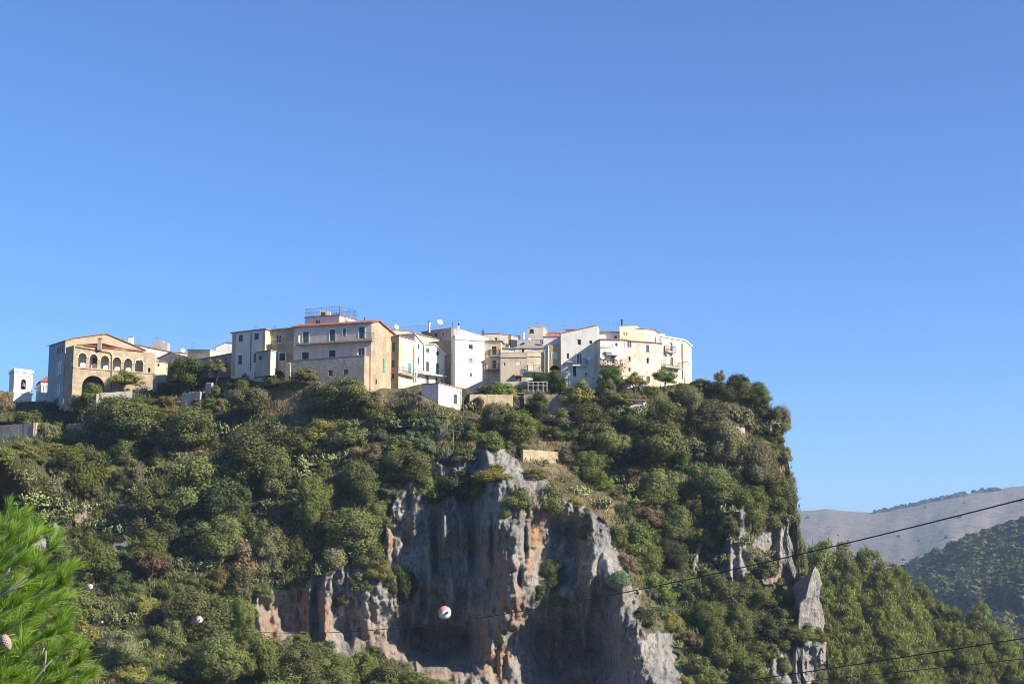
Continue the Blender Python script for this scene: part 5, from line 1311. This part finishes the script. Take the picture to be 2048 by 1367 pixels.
KEY = [
 # gardens at the foot of the village
 (183,772,50,42,'green','bush'),(168,785,30,28,'dark','bush'),(250,763,80,46,'yellow','loose'),(370,745,112,84,'bright','round'),(330,770,50,34,'dark','bush'),(432,742,58,58,'grey','loose'),(488,758,54,44,'bright','bush'),(468,762,30,34,'dark','bush'),(455,775,20,24,'grey','bush'),
 (545,757,60,34,'olive','bush'),(572,762,46,28,'yellow','bush'),(610,757,70,46,'yellow','loose'),(640,770,50,36,'grey','bush'),(688,788,150,88,'olive','round'),(740,800,60,60,'olive','bush'),(500,800,104,74,'grey','round'),(420,800,40,26,'green','bush'),(395,800,40,20,'green','bush'),
 (4,800,56,56,'brown','round'),(10,830,70,60,'brown','bush'),(60,828,90,64,'green','bush'),(112,803,60,36,'dark','bush'),(134,822,40,42,'bright','bush'),(155,805,40,30,'brown','bush'),(95,852,66,56,'grey','bush'),(40,845,50,30,'olive','bush'),
 (240,840,190,112,'olive','round'),(200,858,70,70,'dark','bush'),(370,852,150,110,'olive','round'),(360,822,130,36,'yellow','bush'),(410,825,60,40,'yellow','bush'),(280,800,80,30,'green','bush'),(330,795,60,26,'yellow','bush'),(300,815,60,30,'yellow','bush'),
 (40,893,90,34,'yellow','bush'),(110,893,90,36,'yellow','bush'),(0,900,70,40,'green','bush'),(160,895,60,40,'yellow','bush'),
 (150,932,130,128,'green','round'),(110,950,80,90,'grey','bush'),(250,890,70,60,'olive','bush'),(190,905,60,50,'olive','bush'),(270,930,60,80,'grey','bush'),(320,900,50,50,'olive','bush'),
 (490,925,180,140,'olive','round'),(555,940,90,120,'olive','round'),(400,965,150,150,'olive','round'),(450,1000,120,120,'dark','round'),(310,1015,130,120,'olive','round'),(345,1055,90,90,'dark','bush'),(440,1070,130,110,'olive','round'),(520,1040,90,90,'olive','bush'),
 (625,1000,90,130,'green','round'),(590,870,110,70,'green','bush'),(560,860,70,70,'grey','bush'),(640,850,90,60,'yellow','bush'),(700,850,90,70,'olive','bush'),(770,830,90,60,'olive','bush'),(830,825,60,40,'olive','bush'),(800,880,80,60,'olive','bush'),(760,895,70,50,'brown','bush'),(720,900,60,50,'brown','bush'),(720,965,100,110,'olive','round'),(750,1010,70,60,'olive','bush'),(820,930,110,90,'olive','round'),(850,960,70,60,'olive','bush'),(790,900,70,60,'green','bush'),
 (540,1105,90,120,'grey','round'),(600,1115,110,130,'green','round'),(490,1100,90,90,'brown','bush'),(480,1150,70,80,'grey','bush'),(700,1060,140,110,'olive','round'),(660,1030,70,60,'brown','bush'),(740,1100,80,70,'olive','bush'),(670,1090,80,80,'grey','bush'),
 (185,1120,110,110,'green','round'),(140,1105,70,80,'olive','bush'),(300,1105,90,110,'green','round'),(300,1135,90,80,'brown','loose'),(60,1100,60,60,'olive','bush'),(240,1150,60,60,'dark','bush'),(110,1150,60,60,'olive','bush'),(160,1180,90,70,'olive','bush'),(290,1200,60,60,'yellow','bush'),(220,1060,60,50,'dark','bush'),
 (390,1225,150,120,'olive','round'),(330,1250,80,80,'olive','bush'),(160,1265,110,100,'yellow','bush'),(235,1295,100,100,'grey','round'),(130,1240,60,60,'green','bush'),(170,1330,80,70,'grey','bush'),(260,1340,80,60,'yellow','bush'),(455,1205,80,80,'olive','bush'),
 (430,1320,130,120,'olive','round'),(520,1315,110,130,'green','round'),(600,1322,110,110,'olive','round'),(560,1350,100,80,'green','bush'),(665,1335,110,90,'olive','round'),(720,1310,70,70,'green','bush'),(760,1340,90,70,'olive','bush'),(820,1352,110,50,'green','bush'),(880,1362,90,36,'green','bush'),(480,1240,60,110,'green','round'),(420,1250,90,80,'olive','bush'),(370,1330,90,90,'olive','bush'),(320,1360,90,60,'olive','bush'),
 # on the cliff
 (795,1165,80,110,'dark','round'),(760,1130,60,50,'yellow','bush'),(720,1150,60,50,'olive','bush'),(690,1180,50,50,'brown','bush'),(1100,1150,84,92,'dark','round'),(1120,1190,40,40,'green','bush'),(1075,1175,40,40,'dark','bush'),(1035,985,70,60,'olive','bush'),(1095,985,90,70,'olive','bush'),(1012,1012,26,40,'olive','bush'),(1015,1055,20,34,'olive','bush'),(985,938,100,44,'yellow','bush'),(950,950,60,40,'olive','bush'),(905,950,90,80,'dark','bush'),(870,985,50,40,'dark','bush'),(960,970,50,40,'green','bush'),(1175,1050,60,50,'olive','bush'),(865,1075,30,40,'olive','bush'),(1150,1000,40,30,'yellow','bush'),(930,900,60,40,'olive','bush'),(1225,1170,50,24,'brown','bush'),(1070,940,60,30,'yellow','bush'),
 # right slope
 (990,830,80,70,'grey','round'),(940,850,60,50,'olive','bush'),(950,800,40,40,'dark','bush'),(1000,770,60,40,'bright','bush'),(975,775,50,34,'dark','bush'),(1020,782,50,30,'yellow','bush'),(1040,850,110,80,'green','round'),(980,870,70,50,'green','bush'),(1075,812,60,62,'dark','round'),(1120,825,80,50,'grey','bush'),(1160,800,90,70,'yellow','loose'),(1180,835,100,80,'olive','round'),(1110,855,60,40,'olive','bush'),(1095,764,46,50,'bright','round'),(1078,750,40,40,'dark','bush'),(1112,762,50,50,'bright','round'),(1050,785,50,20,'green','bush'),(1140,775,50,26,'yellow','bush'),
 (1222,752,60,50,'bright','round'),(1215,770,50,60,'grey','round'),(1270,766,56,40,'yellow','loose'),(1330,762,64,46,'green','loose'),(1300,775,30,24,'green','bush'),(1365,770,40,30,'olive','bush'),(1400,762,60,24,'olive','bush'),(1240,790,60,30,'yellow','bush'),(1190,790,40,30,'dark','bush'),
 (1200,880,120,90,'olive','round'),(1130,900,60,50,'grey','bush'),(1260,840,80,70,'dark','round'),(1310,830,110,90,'olive','round'),(1320,890,140,110,'olive','round'),(1180,930,80,90,'green','round'),(1250,900,60,60,'dark','bush'),(1270,940,70,60,'brown','bush'),(1310,970,120,100,'olive','round'),(1290,1020,80,60,'brown','bush'),
 (1380,800,90,80,'grey','round'),(1420,830,100,90,'grey','round'),(1440,780,70,50,'dark','round'),(1490,780,80,50,'olive','round'),(1440,758,30,34,'brown','loose'),(1465,770,50,40,'dark','bush'),(1512,790,70,60,'green','round'),(1530,812,44,44,'olive','bush'),(1475,765,60,46,'dark','round'),(1548,860,50,50,'olive','bush'),(1562,838,66,76,'grey','round'),(1450,880,90,110,'grey','round'),(1540,885,70,60,'olive','bush'),(1520,930,110,110,'grey','round'),(1560,980,70,90,'olive','round'),(1580,1000,40,90,'olive','round'),(1580,950,30,50,'grey','bush'),(1430,970,110,90,'olive','round'),(1390,1000,90,80,'olive','round'),(1470,970,70,60,'green','bush'),(1500,1010,90,80,'green','round'),(1545,1030,60,50,'olive','bush'),(1590,1050,36,90,'olive','round'),(1601,1105,26,50,'olive','bush'),(1576,960,30,40,'olive','bush'),(1570,900,34,40,'grey','bush'),(1601,1075,24,40,'grey','bush'),(1350,1040,100,90,'olive','round'),(1400,1060,60,50,'green','bush'),(1430,1050,70,60,'olive','bush'),
 (1260,1060,110,90,'green','bush'),(1290,1110,90,80,'green','round'),(1230,1060,60,60,'green','bush'),(1340,1110,80,80,'dark','round'),(1310,1160,80,70,'green','bush'),(1380,1170,80,80,'dark','bush'),(1440,1190,100,100,'olive','round'),(1420,1230,80,90,'green','round'),(1500,1190,80,80,'olive','round'),(1550,1190,60,60,'dark','bush'),(1520,1180,60,50,'green','bush'),(1535,1120,50,60,'grey','bush'),(1480,1240,70,90,'olive','round'),(1530,1240,80,60,'dark','bush'),(1440,1290,90,110,'green','round'),(1480,1330,100,90,'green','round'),(1400,1320,70,80,'olive','bush'),(1530,1290,80,60,'green','bush'),(1612,1256,60,44,'green','bush',0,-3.5),(1640,1262,44,36,'green','bush',0,-3.0),(1585,1255,50,36,'olive','bush',0,-3),(1570,1320,40,40,'olive','bush'),(1420,1360,80,60,'green','bush'),(1380,1270,60,60,'brown','bush'),(1340,1230,60,50,'yellow','bush'),(1600,1150,40,40,'dark','bush'),(1595,1200,40,60,'dark','bush'),
]
for k in KEY: tree(*k)
for x, y, w in ((150,990,80),(60,965,90),(20,1000,80),(290,955,70),(345,890,60),(265,1010,80),(100,1010,70),(645,888,90),(605,920,90),(590,965,60),(560,1090,60),(390,1110,60),(360,1100,60),(230,1205,90),(310,1335,100),(190,1350,80),(815,825,60),(850,835,50),(1430,872,70),(1475,808,70),(1530,830,80),(1500,868,70),(1485,895,80),(1450,915,70),(1150,960,60),(1190,985,70),(1250,955,60),(1260,985,50),(1360,1150,60),(1400,1115,50),(1480,1060,50),(1440,1100,60),(40,930,60),(1350,770,46),(1360,795,60),(700,1085,60),(720,1160,40),(240,1040,60),(970,765,34),(960,800,50),(1080,910,46),(1530,1090,40),(1570,1020,50),(1420,930,60),(1460,1000,50),(770,800,60),(880,815,40),(120,985,60),(300,985,50),(1300,1000,50),(1230,940,50),(430,1100,60),(200,1190,60)):
    tree(x, y, w, w * 0.75, 'cactus', 'cactus')
for x, y, w in ((830,862,46),(862,840,44),(918,846,56),(850,882,46),(760,862,40),(775,972,40),(688,945,40),(757,925,36),(1180,945,34),(1262,1000,36),(1240,1148,50),(1330,1190,40),(1345,1245,40),(1390,1300,36),(1300,1180,36),(1472,990,44),(992,882,36),(1412,1030,30),(1170,1020,34),(1270,1130,40),(1370,1200,34),(885,858,40),(1320,1215,36),(1475,1220,40),(1240,1090,30)):
    tree(x, y, w, w * 0.72, 'euph', 'dome')
tree(880, 864, 46, 36, 'agave', 'agave'); tree(893, 905, 44, 40, 'agave', 'agave')

# ---- fill the gaps with smaller shrubs
placed = [(p[0], p[1], p[2]) for p in PLANTS]
fr_ = random.Random(77); nfill = 0; tries = 0
BARE = [[(500,790),(600,770),(640,800),(560,850),(510,840)], [(1040,865),(1135,870),(1130,925),(1045,920)], [(930,780),(1000,785),(1000,815),(930,815)], [(1045,785),(1200,780),(1200,800),(1045,805)], [(1440,845),(1500,845),(1500,865),(1440,865)], [(430,855),(520,850),(520,875),(430,875)], [(-50,840),(95,840),(90,878),(-50,880)], [(1205,790),(1300,785),(1300,815),(1205,815)], [(925,740),(930,830),(870,830),(840,790)]]
while nfill < 300 and tries < 14000:
    tries += 1
    px = fr_.uniform(-40, 1640); py = fr_.uniform(775, 1400)
    if py < Ttop(px) + 14: continue
    w = fr_.uniform(28, 62)
    a, b = np.array([px]), np.array([py + w * .3])
    if rock_mask(a, b)[0] > 0.5: continue
    if any(inpoly(a, b, q)[0] for q in BARE): continue
    if any((px - x) ** 2 + (py - y) ** 2 < (0.25 * (w + ww)) ** 2 for x, y, ww in placed): continue
    kd = fr_.choices(['olive', 'green', 'grey', 'brown', 'yellow', 'dark', 'cactus', 'euph'], [30, 16, 16, 10, 8, 8, 16, 5])[0]
    tree(px, py, w, w * fr_.uniform(0.7, 1.0), kd, {'cactus': 'cactus', 'euph': 'dome'}.get(kd, 'bush'))
    placed.append((px, py, w)); nfill += 1
relabel()

# ---- uncountable ground cover: grass tufts and low scrub over the slopes
def tufts(name, pts, hgt, n, mat, seed, spread=0.35, width=0.05):
    r = np.random.default_rng(seed); m = len(pts)
    b = np.repeat(pts, n, 0) + r.normal(size=(m * n, 3)) * np.array([spread, spread, 0.03])
    d = r.normal(size=(m * n, 3)) * 0.45; d[:, 2] = 1; d[:, 1] -= 0.25
    hh = (hgt * r.uniform(0.5, 1.3, m * n))[:, None]
    s = np.cross(d, r.normal(size=(m * n, 3))); s /= np.linalg.norm(s, axis=1, keepdims=True)
    V = np.stack([b - s * width, b + s * width, b + d * hh], 1).reshape(-1, 3)
    me = np_mesh(name, V, np.arange(len(V)).reshape(-1, 3), mat, {'tint': np.repeat(np.repeat(r.random(m), n) * .6 + .4 * r.random(m * n), 3)})
    return link(name, me)
r = np.random.default_rng(5)
cx = r.uniform(-100, 1650, 26000); cy = r.uniform(770, 1420, 26000)
ok = cy > Ttop(cx) + 1; cx, cy = cx[ok], cy[ok]
rkm = rock_mask(cx, cy); dm = dry_mask(cx, cy)
gp = Pn(cx, cy, hill_depth(cx, cy))
sel_g = (rkm < 0.5) & (dm < 0.45) ; sel_d = ((rkm < 0.5) & (dm >= 0.3)) | ((rkm > 0.5) & (r.random(len(cx)) < 0.07) & (warm_mask(cx, cy) < 0.3))
tag(tufts('scrub', gp[sel_g][:9000], 0.65, 9, LM['olive'], 1, 0.4, 0.09), 'low green scrub covering the slopes between the trees', 'scrub', kind='stuff')
tag(tufts('dry_grass', gp[sel_d][:6000], 0.55, 10, leafmat('dry grass', (0.26, 0.21, 0.10), (0.36, 0.28, 0.14), 0.2), 2, 0.35, 0.04), 'dry straw coloured grass on banks and ledges', 'grass', kind='stuff')

# ---- pines on the spur at right
pr = random.Random(31); np_ = 0; cand = []
for i in range(4000):
    px = pr.uniform(1585, 2150); py = spur_top(px) + (pr.random() ** 0.8) * 270
    w = pr.uniform(62, 104) * (0.85 + 0.35 * (py - spur_top(px)) / 270)
    if any((px - x) ** 2 + ((py - y) * 1.5) ** 2 < (0.40 * (w + ww) * 0.62) ** 2 for x, y, ww in cand): continue
    cand.append((px, py, w))
PINES = []
cand.sort()
def pine(px, py, w, h, Y=None):
    Y = float(spur_depth(np.array([px]), np.array([py]))[0]) if Y is None else Y
    s = P(px, py, Y); m = Y / FPX
    root = empty('pine_tree', s); root.rotation_euler.z = pr.uniform(0, 6.28)
    c = link('crown', pr.choice(CR['pine']), root); set_mat(c, LM['pine']); c.scale = (w * m * 1.15, w * m * 1.15, h * m)
    t = link('trunk', pr.choice(TKP), root); t.scale = (w * m, w * m, h * m)
    return root
for px, py, w in cand[:300]:
    PINES.append((px, py, pine(px, py, w, w * pr.uniform(1.05, 1.45))))
def bucket(px, py):
    f = (py - spur_top(px)) / 270
    a = 'along the ridge of the wooded spur' if f < 0.2 else ('halfway down the wooded spur' if f < 0.6 else 'low on the wooded spur')
    b = 'beside the rock pinnacle' if px < 1720 else ('in the middle' if px < 1880 else 'towards the right edge')
    return a, b
gr = {}
for px, py, o in PINES: gr.setdefault(bucket(px, py), []).append((px, o))
on = ['first', 'second', 'third', 'fourth', 'fifth', 'sixth', 'seventh', 'eighth', 'ninth', 'tenth', 'eleventh', 'twelfth', 'thirteenth', 'fourteenth', 'fifteenth', 'sixteenth', 'seventeenth', 'eighteenth', 'nineteenth', 'twentieth'] + ['twenty-' + q for q in ('first', 'second', 'third', 'fourth', 'fifth', 'sixth', 'seventh', 'eighth', 'ninth')] + ['thirtieth'] + ['thirty-' + q for q in ('first', 'second', 'third', 'fourth', 'fifth', 'sixth', 'seventh', 'eighth', 'ninth')]
for (a, b), lst in gr.items():
    for i, (px, o) in enumerate(sorted(lst, key=lambda q: q[0])):
        tag(o, f'green pine {a} {b}, {on[min(i, 38)]} from left', 'pine tree', 'pines on the wooded spur')

# ---- far wood on the hill beyond (reads as one mass) and scattered far bushes on the mountain
def blob_wood(name, P0, Wd, seed, nleaf, mat, lsz):
    r = np.random.default_rng(seed); n = len(P0)
    d = sphere(n * nleaf, r); d[:, 2] = np.abs(d[:, 2]) * 1.0
    pos = np.repeat(P0, nleaf, 0) + d * np.repeat(Wd, nleaf)[:, None] * 0.5 * np.array([1, 1, 1.15]) * r.uniform(0.8, 1.1, n * nleaf)[:, None]
    V, F = leaves(pos, d + r.normal(size=d.shape) * 0.35, np.repeat(Wd, nleaf) * lsz, r, 1.4)
    return np_mesh(name, V, F, mat, {'tint': np.repeat(np.repeat(r.random(n), nleaf) * .7 + .3 * r.random(n * nleaf), 4)})
r = np.random.default_rng(8)
NFW = 3300; fx = r.uniform(1760, 2250, NFW); fy = fh_top(fx) + r.random(NFW) ** 1.05 * 400
fpnt = Pn(fx, fy, fh_depth(fx, fy)); fpnt[:, 2] += 1.0
fo = link('far_wood', blob_wood('far_wood', fpnt, r.uniform(6, 12, NFW), 3, 80, LM['olive'], 0.21))
tag(fo, 'dark hazy oak wood covering the far hill at right', 'wood', kind='stuff')
mx = np.concatenate([r.uniform(1765, 2000, 60), r.uniform(1750, 1800, 16), r.uniform(1610, 2150, 18)]); my = np.concatenate([mt_top(mx[:76]) + r.uniform(0, 3, 76), mt_top(mx[76:]) + r.uniform(10, 110, 18)])
wd = np.concatenate([r.uniform(6, 13, 60), r.uniform(5, 10, 16), r.uniform(3, 9, 18)])
mo = link('far_bushes', blob_wood('far_bushes', Pn(mx, my, mt_depth(mx, my)), wd, 4, 40, LM['dark'], 0.32))
tag(mo, 'line of distant bushes along the bare mountain ridge', 'bushes', kind='stuff')

# ================================================================== ROCK PINNACLE
pin = [(1588,1175),(1594,1165),(1604,1157),(1616,1152),(1624,1142),(1630,1132),(1635,1138),(1640,1155),(1642,1168),(1639,1190),(1641,1205),(1647,1225),(1650,1245),(1650,1280),(1590,1280),(1588,1240)]
def pinnacle():
    """a blade of limestone: shaded left facet, sunlit right facet meeting in a front arete"""
    cy = np.arange(1133, 1281, 2.0); V = []; nseg = 40; m = 216.0 / FPX
    for y in cy:
        xs = []
        for i in range(len(pin)):
            x0, y0 = pin[i]; x1, y1 = pin[(i + 1) % len(pin)]
            if (y0 - y) * (y1 - y) <= 0 and y0 != y1: xs.append(x0 + (x1 - x0) * (y - y0) / (y1 - y0))
        xa, xb = (min(xs), max(xs)) if len(xs) > 1 else (1629, 1631)
        xa, xb = min(xa, 1629), max(xb, 1631)
        xr = np.interp(y, [1133, 1150, 1175, 1195, 1205, 1280], [1629, 1622, 1616, 1612, 1600, 1594])
        xr = min(max(xr, xa + 0.5), xb - 0.5)
        A_, R_, B_ = P(xa, y, 221.0), P(xr, y, 217.0), P(xb, y, 219.6)
        C_, D_ = P(xb, y, 222.5), P(xa, y, 223.5); C_.x = B_.x - 0.1; D_.x = A_.x + 0.1
        ring_ = [A_, R_, B_, C_, D_]; cnt = [10, 14, 6, 6, 4]
        for q in range(5):
            for k in range(cnt[q]): V.append(tuple(ring_[q].lerp(ring_[(q + 1) % 5], k / cnt[q])))
    V = np.array(V); kx = np.tile(np.arange(nseg), len(cy)); ky = np.repeat(np.arange(len(cy)), nseg)
    n = 0.55 * np.abs(fbm(kx * 0.35, ky * 0.06, 91)) + 0.35 * fbm(kx * 0.5, ky * 0.22, 93) - 0.15
    cen = V.reshape(len(cy), nseg, 3).mean(1).repeat(nseg, 0); d = V - cen; d[:, 2] = 0
    d /= np.linalg.norm(d, axis=1, keepdims=True) + 1e-6; V = V + d * n[:, None] * np.clip(ky / 8.0, 0.1, 1)[:, None]
    F = [(j * nseg + k, (j + 1) * nseg + k, (j + 1) * nseg + (k + 1) % nseg, j * nseg + (k + 1) % nseg) for j in range(len(cy) - 1) for k in range(nseg)]
    me = np_mesh('rock_pinnacle', V, np.array(F), hm.materials[0], {'rock': np.ones(len(V)), 'warm': np.clip(0.0 + 0.5 * fbm(kx * .3, ky * .1, 5), 0, .35), 'dry': np.zeros(len(V))})
    return tag(link('rock_pinnacle', me), 'pale pointed limestone pinnacle standing before the pines', 'rock')
pinnacle()

# ================================================================== OVERHEAD CABLES WITH MARKER BALLS
CABM = simple('cable', (0.03, 0.03, 0.032), 0.5, 0.3, 0.1)
def cable(pts, label, r=0.022):
    w = [P(*p) for p in pts]; n = len(w)
    Y = [p[2] for p in pts]; ys = np.linspace(Y[0] - 60, Y[-1] + 14, 140)
    co = np.array([tuple(q) for q in w]); kx = np.polyfit(Y, co[:, 0], 1); kz = np.polyfit(Y, co[:, 2], 2)
    out_ = [Vector((np.polyval(kx, y), y, np.polyval(kz, y))) for y in ys]
    mb = MB(); mb.path(out_, r, n=5)
    return tag(mb.build('power_cable', CABM, None, origin=out_[0]), label, 'cable', 'overhead power cables'), kx, kz
c1, kx, kz = cable([(2500, 880, 24.5), (2048, 990, 34.5), (1600, 1090, 44.0), (1250, 1162, 54.0), (889, 1224, 69.0), (398, 1238, 128.0), (180, 1172, 164.0), (60, 1076, 192.0)], 'thick black overhead cable crossing before the mountain, highest of three', 0.017)
c2, k2, q2 = cable([(2500, 1165, 36.0), (2048, 1258, 46.0), (1830, 1305, 52.0), (1650, 1342, 58.5), (1500, 1372, 65.0), (1000, 1440, 90.0), (200, 1450, 190.0)], 'middle black overhead cable crossing the pines at lower right', 0.019)
c3, k3, q3 = cable([(2500, 1250, 44.0), (2048, 1307, 56.0), (1780, 1342, 66.0), (1550, 1367, 78.0), (1200, 1410, 100.0), (500, 1400, 180.0)], 'lowest thin overhead cable at the lower right corner', 0.016)
WB = simple('ball white', (0.78, 0.76, 0.74), 0.5, 0, 0.06); RB = simple('ball faded red', (0.62, 0.27, 0.24), 0.6, 0, 0.2)
def ball(px, py, Y, r, label, g):
    c = P(px, py, Y); t = empty('marker_ball', c); tag(t, label, 'marker ball', 'marker balls on the overhead cables')
    full = MB(); full.ball((0, 0, 0), r, 20, 14)
    ax = Vector((-0.55, 0.25, 0.8)).normalized()
    for nm, keep, mt in (('red_half', 1, RB), ('white_half', -1, WB)):
        mb = MB(); rot = ax.to_track_quat('Z', 'Y')
        nu, nv = 20, 6
        ring_ = []
        for j in range(nv + 1):
            th_ = math.pi / 2 * j / nv
            for i in range(nu):
                ph = 2 * math.pi * i / nu; v = Vector((r * math.sin(th_) * math.cos(ph), r * math.sin(th_) * math.sin(ph), keep * r * math.cos(th_))); v.rotate(rot); ring_.append(c + v)
        mb.add(ring_, [(j * nu + i, j * nu + (i + 1) % nu, (j + 1) * nu + (i + 1) % nu, (j + 1) * nu + i) for j in range(nv) for i in range(nu)])
        mb.build(nm, mt, t, smooth=True)
    d = Vector((kx[0], 1, 0)).normalized()
    for sg in (-1, 1):
        mb = MB(); mb.tube(c + d * sg * (r + .06), c + d * sg * (r - .08), r * 0.22, n=10); mb.build('clamp', DARKM, t)
for px, py, Y, r, lb in ((889, 1224, 69, 0.30, 'largest red and white marker ball hanging before the cliff alcove'), (398, 1238, 128, 0.30, 'white marker ball hanging before the olive trees left of the cliff'), (180, 1172, 164, 0.30, 'smaller white marker ball before the green tree at left'), (60, 1076, 192, 0.26, 'tiny faded marker ball by the pale rock patch at far left'), (204, 1243, 188, 0.16, 'tiny pinkish marker ball low beside the cactus at left')):
    if py not in (1243,):
        q = Vector((np.polyval(kx, Y), Y, np.polyval(kz, Y)))
    ball(px, py, Y, r, lb, None)

# ================================================================== NEAR PINE (lower left corner)
def near_pine():
    rd = random.Random(11); r = np.random.default_rng(11)
    base = Vector((-3.75, 8.6, float(ground_z(np.array(-3.75), np.array(8.6))) - 0.2))
    root = empty('near_pine_tree', base); tag(root, 'close bright green pine with long needles at lower left corner', 'pine tree')
    tr_ = MB(); tp = [base, base + Vector((0.05, 0, 0.9)), base + Vector((0.0, 0, 1.8)), base + Vector((0.1, 0, 2.9)), Vector((-3.35, 8.6, 0.22))]
    tr_.path(tp, 0.10, 0.02, 8); tr_.build('trunk', BARK, root)
    tips = []; GREYB = simple('pale dead twig', (0.42, 0.37, 0.31), 0.9, 0, 0.25, 12)
    def bez(a, b, c, n=6): return [a * (1 - t) ** 2 + b * 2 * t * (1 - t) + c * t * t for t in [i / n for i in range(n + 1)]]
    # boughs end where the crown outline shows in the photo
    ends = [(30, 1060, 8.6), (62, 1075, 8.3), (8, 1045, 8.8), (88, 1110, 8.2), (112, 1150, 8.4), (118, 1175, 8.1), (70, 1150, 7.9), (30, 1130, 7.9), (95, 1215, 8.0), (108, 1240, 8.3), (60, 1230, 7.7), (20, 1215, 7.8), (100, 1270, 8.1), (125, 1300, 8.2), (148, 1330, 8.0), (152, 1365, 8.2), (85, 1320, 7.7), (40, 1320, 7.6), (110, 1370, 7.8), (60, 1380, 7.6), (0, 1370, 7.6), (15, 1275, 7.7), (-20, 1180, 8.2), (-25, 1100, 8.6), (-30, 1260, 8.0), (-30, 1340, 7.8), (140, 1400, 7.9), (45, 1100, 8.1), (75, 1200, 8.5), (120, 1345, 8.5), (10, 1090, 8.3), (50, 1175, 8.4), (85, 1345, 8.3), (30, 1250, 8.3), (60, 1290, 8.4), (5, 1150, 8.5), (5, 1310, 8.3)]
    bough = MB()
    for px, py, Y in ends:
        e = P(px, py, Y); st = Vector((-3.65 + rd.uniform(-.05, .05), 8.6, e.z - rd.uniform(0.25, 0.5)))
        mid = (st + e) / 2 + Vector((0, 0, -0.08)); pts = bez(st, mid, e, 7); bough.path(pts, 0.014, 0.004, 5)
        for k, p in enumerate(pts[3:]):
            dirn = (e - st).normalized(); tips.append((p, dirn))
            for _ in range(2 if k < 4 else 3):
                dv = (dirn + Vector((rd.uniform(-.7, .7), rd.uniform(-.9, .9), rd.uniform(-.1, .8)))).normalized(); q = p + dv * rd.uniform(0.04, 0.11); bough.tube(p, q, 0.004, 0.002, n=4); tips.append((q, dv))
    bough.build('bough', GREYB, root)
    # bare pale twigs seen through the needles
    for a, b, c in (((0, 1195), (25, 1170), (52, 1150)), ((2, 1190), (20, 1180), (55, 1158)), ((0, 1160), (12, 1150), (20, 1135)), ((62, 1365), (90, 1335), (104, 1318)), ((88, 1340), (92, 1320), (92, 1300)), ((75, 1322), (85, 1308), (88, 1295)), ((0, 1275), (15, 1270), (28, 1268))):
        tw = MB(); tw.path(bez(P(*a, 7.55), P(*b, 7.5), P(*c, 7.5), 5), 0.0065, 0.003, 5); tw.build('dead_twig', GREYB, root)
    # needles: slim blades fanned round each shoot, pointing forward and up
    nn = 68; m = len(tips); b = np.repeat(np.array([tuple(t[0]) for t in tips]), nn, 0); d = np.repeat(np.array([tuple(t[1]) for t in tips]), nn, 0)
    b = b - d * r.uniform(0, 0.07, (m * nn, 1))
    dv = d * 0.9 + r.normal(size=(m * nn, 3)) * 0.34 + np.array([0.12, 0, 0.30]); dv /= np.linalg.norm(dv, axis=1, keepdims=True)
    ln = r.uniform(0.075, 0.13, (m * nn, 1)); s = np.cross(dv, r.normal(size=dv.shape)); s /= np.linalg.norm(s, axis=1, keepdims=True); w = 0.0013
    mid = b + dv * ln * 0.5 + np.array([0, 0, 0.004]); tip = b + dv * ln - np.array([0, 0, 0.006])
    V = np.stack([b - s * w, b + s * w, mid + s * w, mid - s * w, tip], 1).reshape(-1, 3); o = np.arange(m * nn)[:, None] * 5
    F = np.concatenate([np.stack([o + 0, o + 1, o + 2], -1).reshape(-1, 3), np.stack([o + 0, o + 2, o + 3], -1).reshape(-1, 3), np.stack([o + 3, o + 2, o + 4], -1).reshape(-1, 3)])
    V = V - np.array(tuple(base)); me = np_mesh('needles', V, F, LM['near'], {'tint': np.repeat(np.repeat(r.random(m), nn) * .6 + .4 * r.random(m * nn), 5)})
    link('needles', me, root)
    # cone
    a = P(8, 1272, 7.5); e = P(19, 1296, 7.5); ax = (e - a); L_ = ax.length; ax.normalize(); sd = ax.orthogonal().normalized(); t2 = ax.cross(sd); mb = MB()
    for k in range(11):
        f_ = k / 10; rad = 0.0195 * math.sin(math.pi * (0.18 + 0.78 * f_)) ** 0.8
        for j in range(9):
            an = 2 * math.pi * (j + 0.5 * (k % 2)) / 9; ro = sd * math.cos(an) + t2 * math.sin(an); c = a + ax * (L_ * f_) + ro * rad
            tg = ax.cross(ro); q = 0.0075
            mb.add([c - tg * q - ax * q, c + tg * q - ax * q, c + tg * q * .6 + ax * q, c - tg * q * .6 + ax * q, c + ro * 0.004], [(0, 1, 4), (1, 2, 4), (2, 3, 4), (3, 0, 4)])
    core = [a + ax * (L_ * i / 6) for i in range(7)]
    for i in range(6): mb.tube(core[i], core[i + 1], 0.018 * math.sin(math.pi * (0.15 + 0.8 * i / 6)) ** .8, 0.018 * math.sin(math.pi * (0.15 + 0.8 * (i + 1) / 6)) ** .8, 8)
    mb.build('cone', simple('pine cone', (0.33, 0.27, 0.22), 0.85, 0, 0.3, 60), root)
near_pine()

# ================================================================== HAZE
mb = MB(); mb.box(-9100, -9100, -170, 9100, 9100, 330)
hz = mb.build('haze', None); hz['kind'] = 'stuff'; tag(hz, 'thin blue air haze filling the valley', 'haze')
hmat = bpy.data.materials.new('haze'); hmat.use_nodes = True; nt = hmat.node_tree; nt.nodes.clear()
o_ = nt.nodes.new('ShaderNodeOutputMaterial'); v_ = nt.nodes.new('ShaderNodeVolumePrincipled')
v_.inputs['Color'].default_value = (0.52, 0.72, 1.0, 1); v_.inputs['Density'].default_value = 0.00014; v_.inputs['Anisotropy'].default_value = 0.1
nt.links.new(v_.outputs[0], o_.inputs['Volume']); hz.data.materials.append(hmat)
for o in bpy.data.objects:
    if '_org' in o: del o['_org']
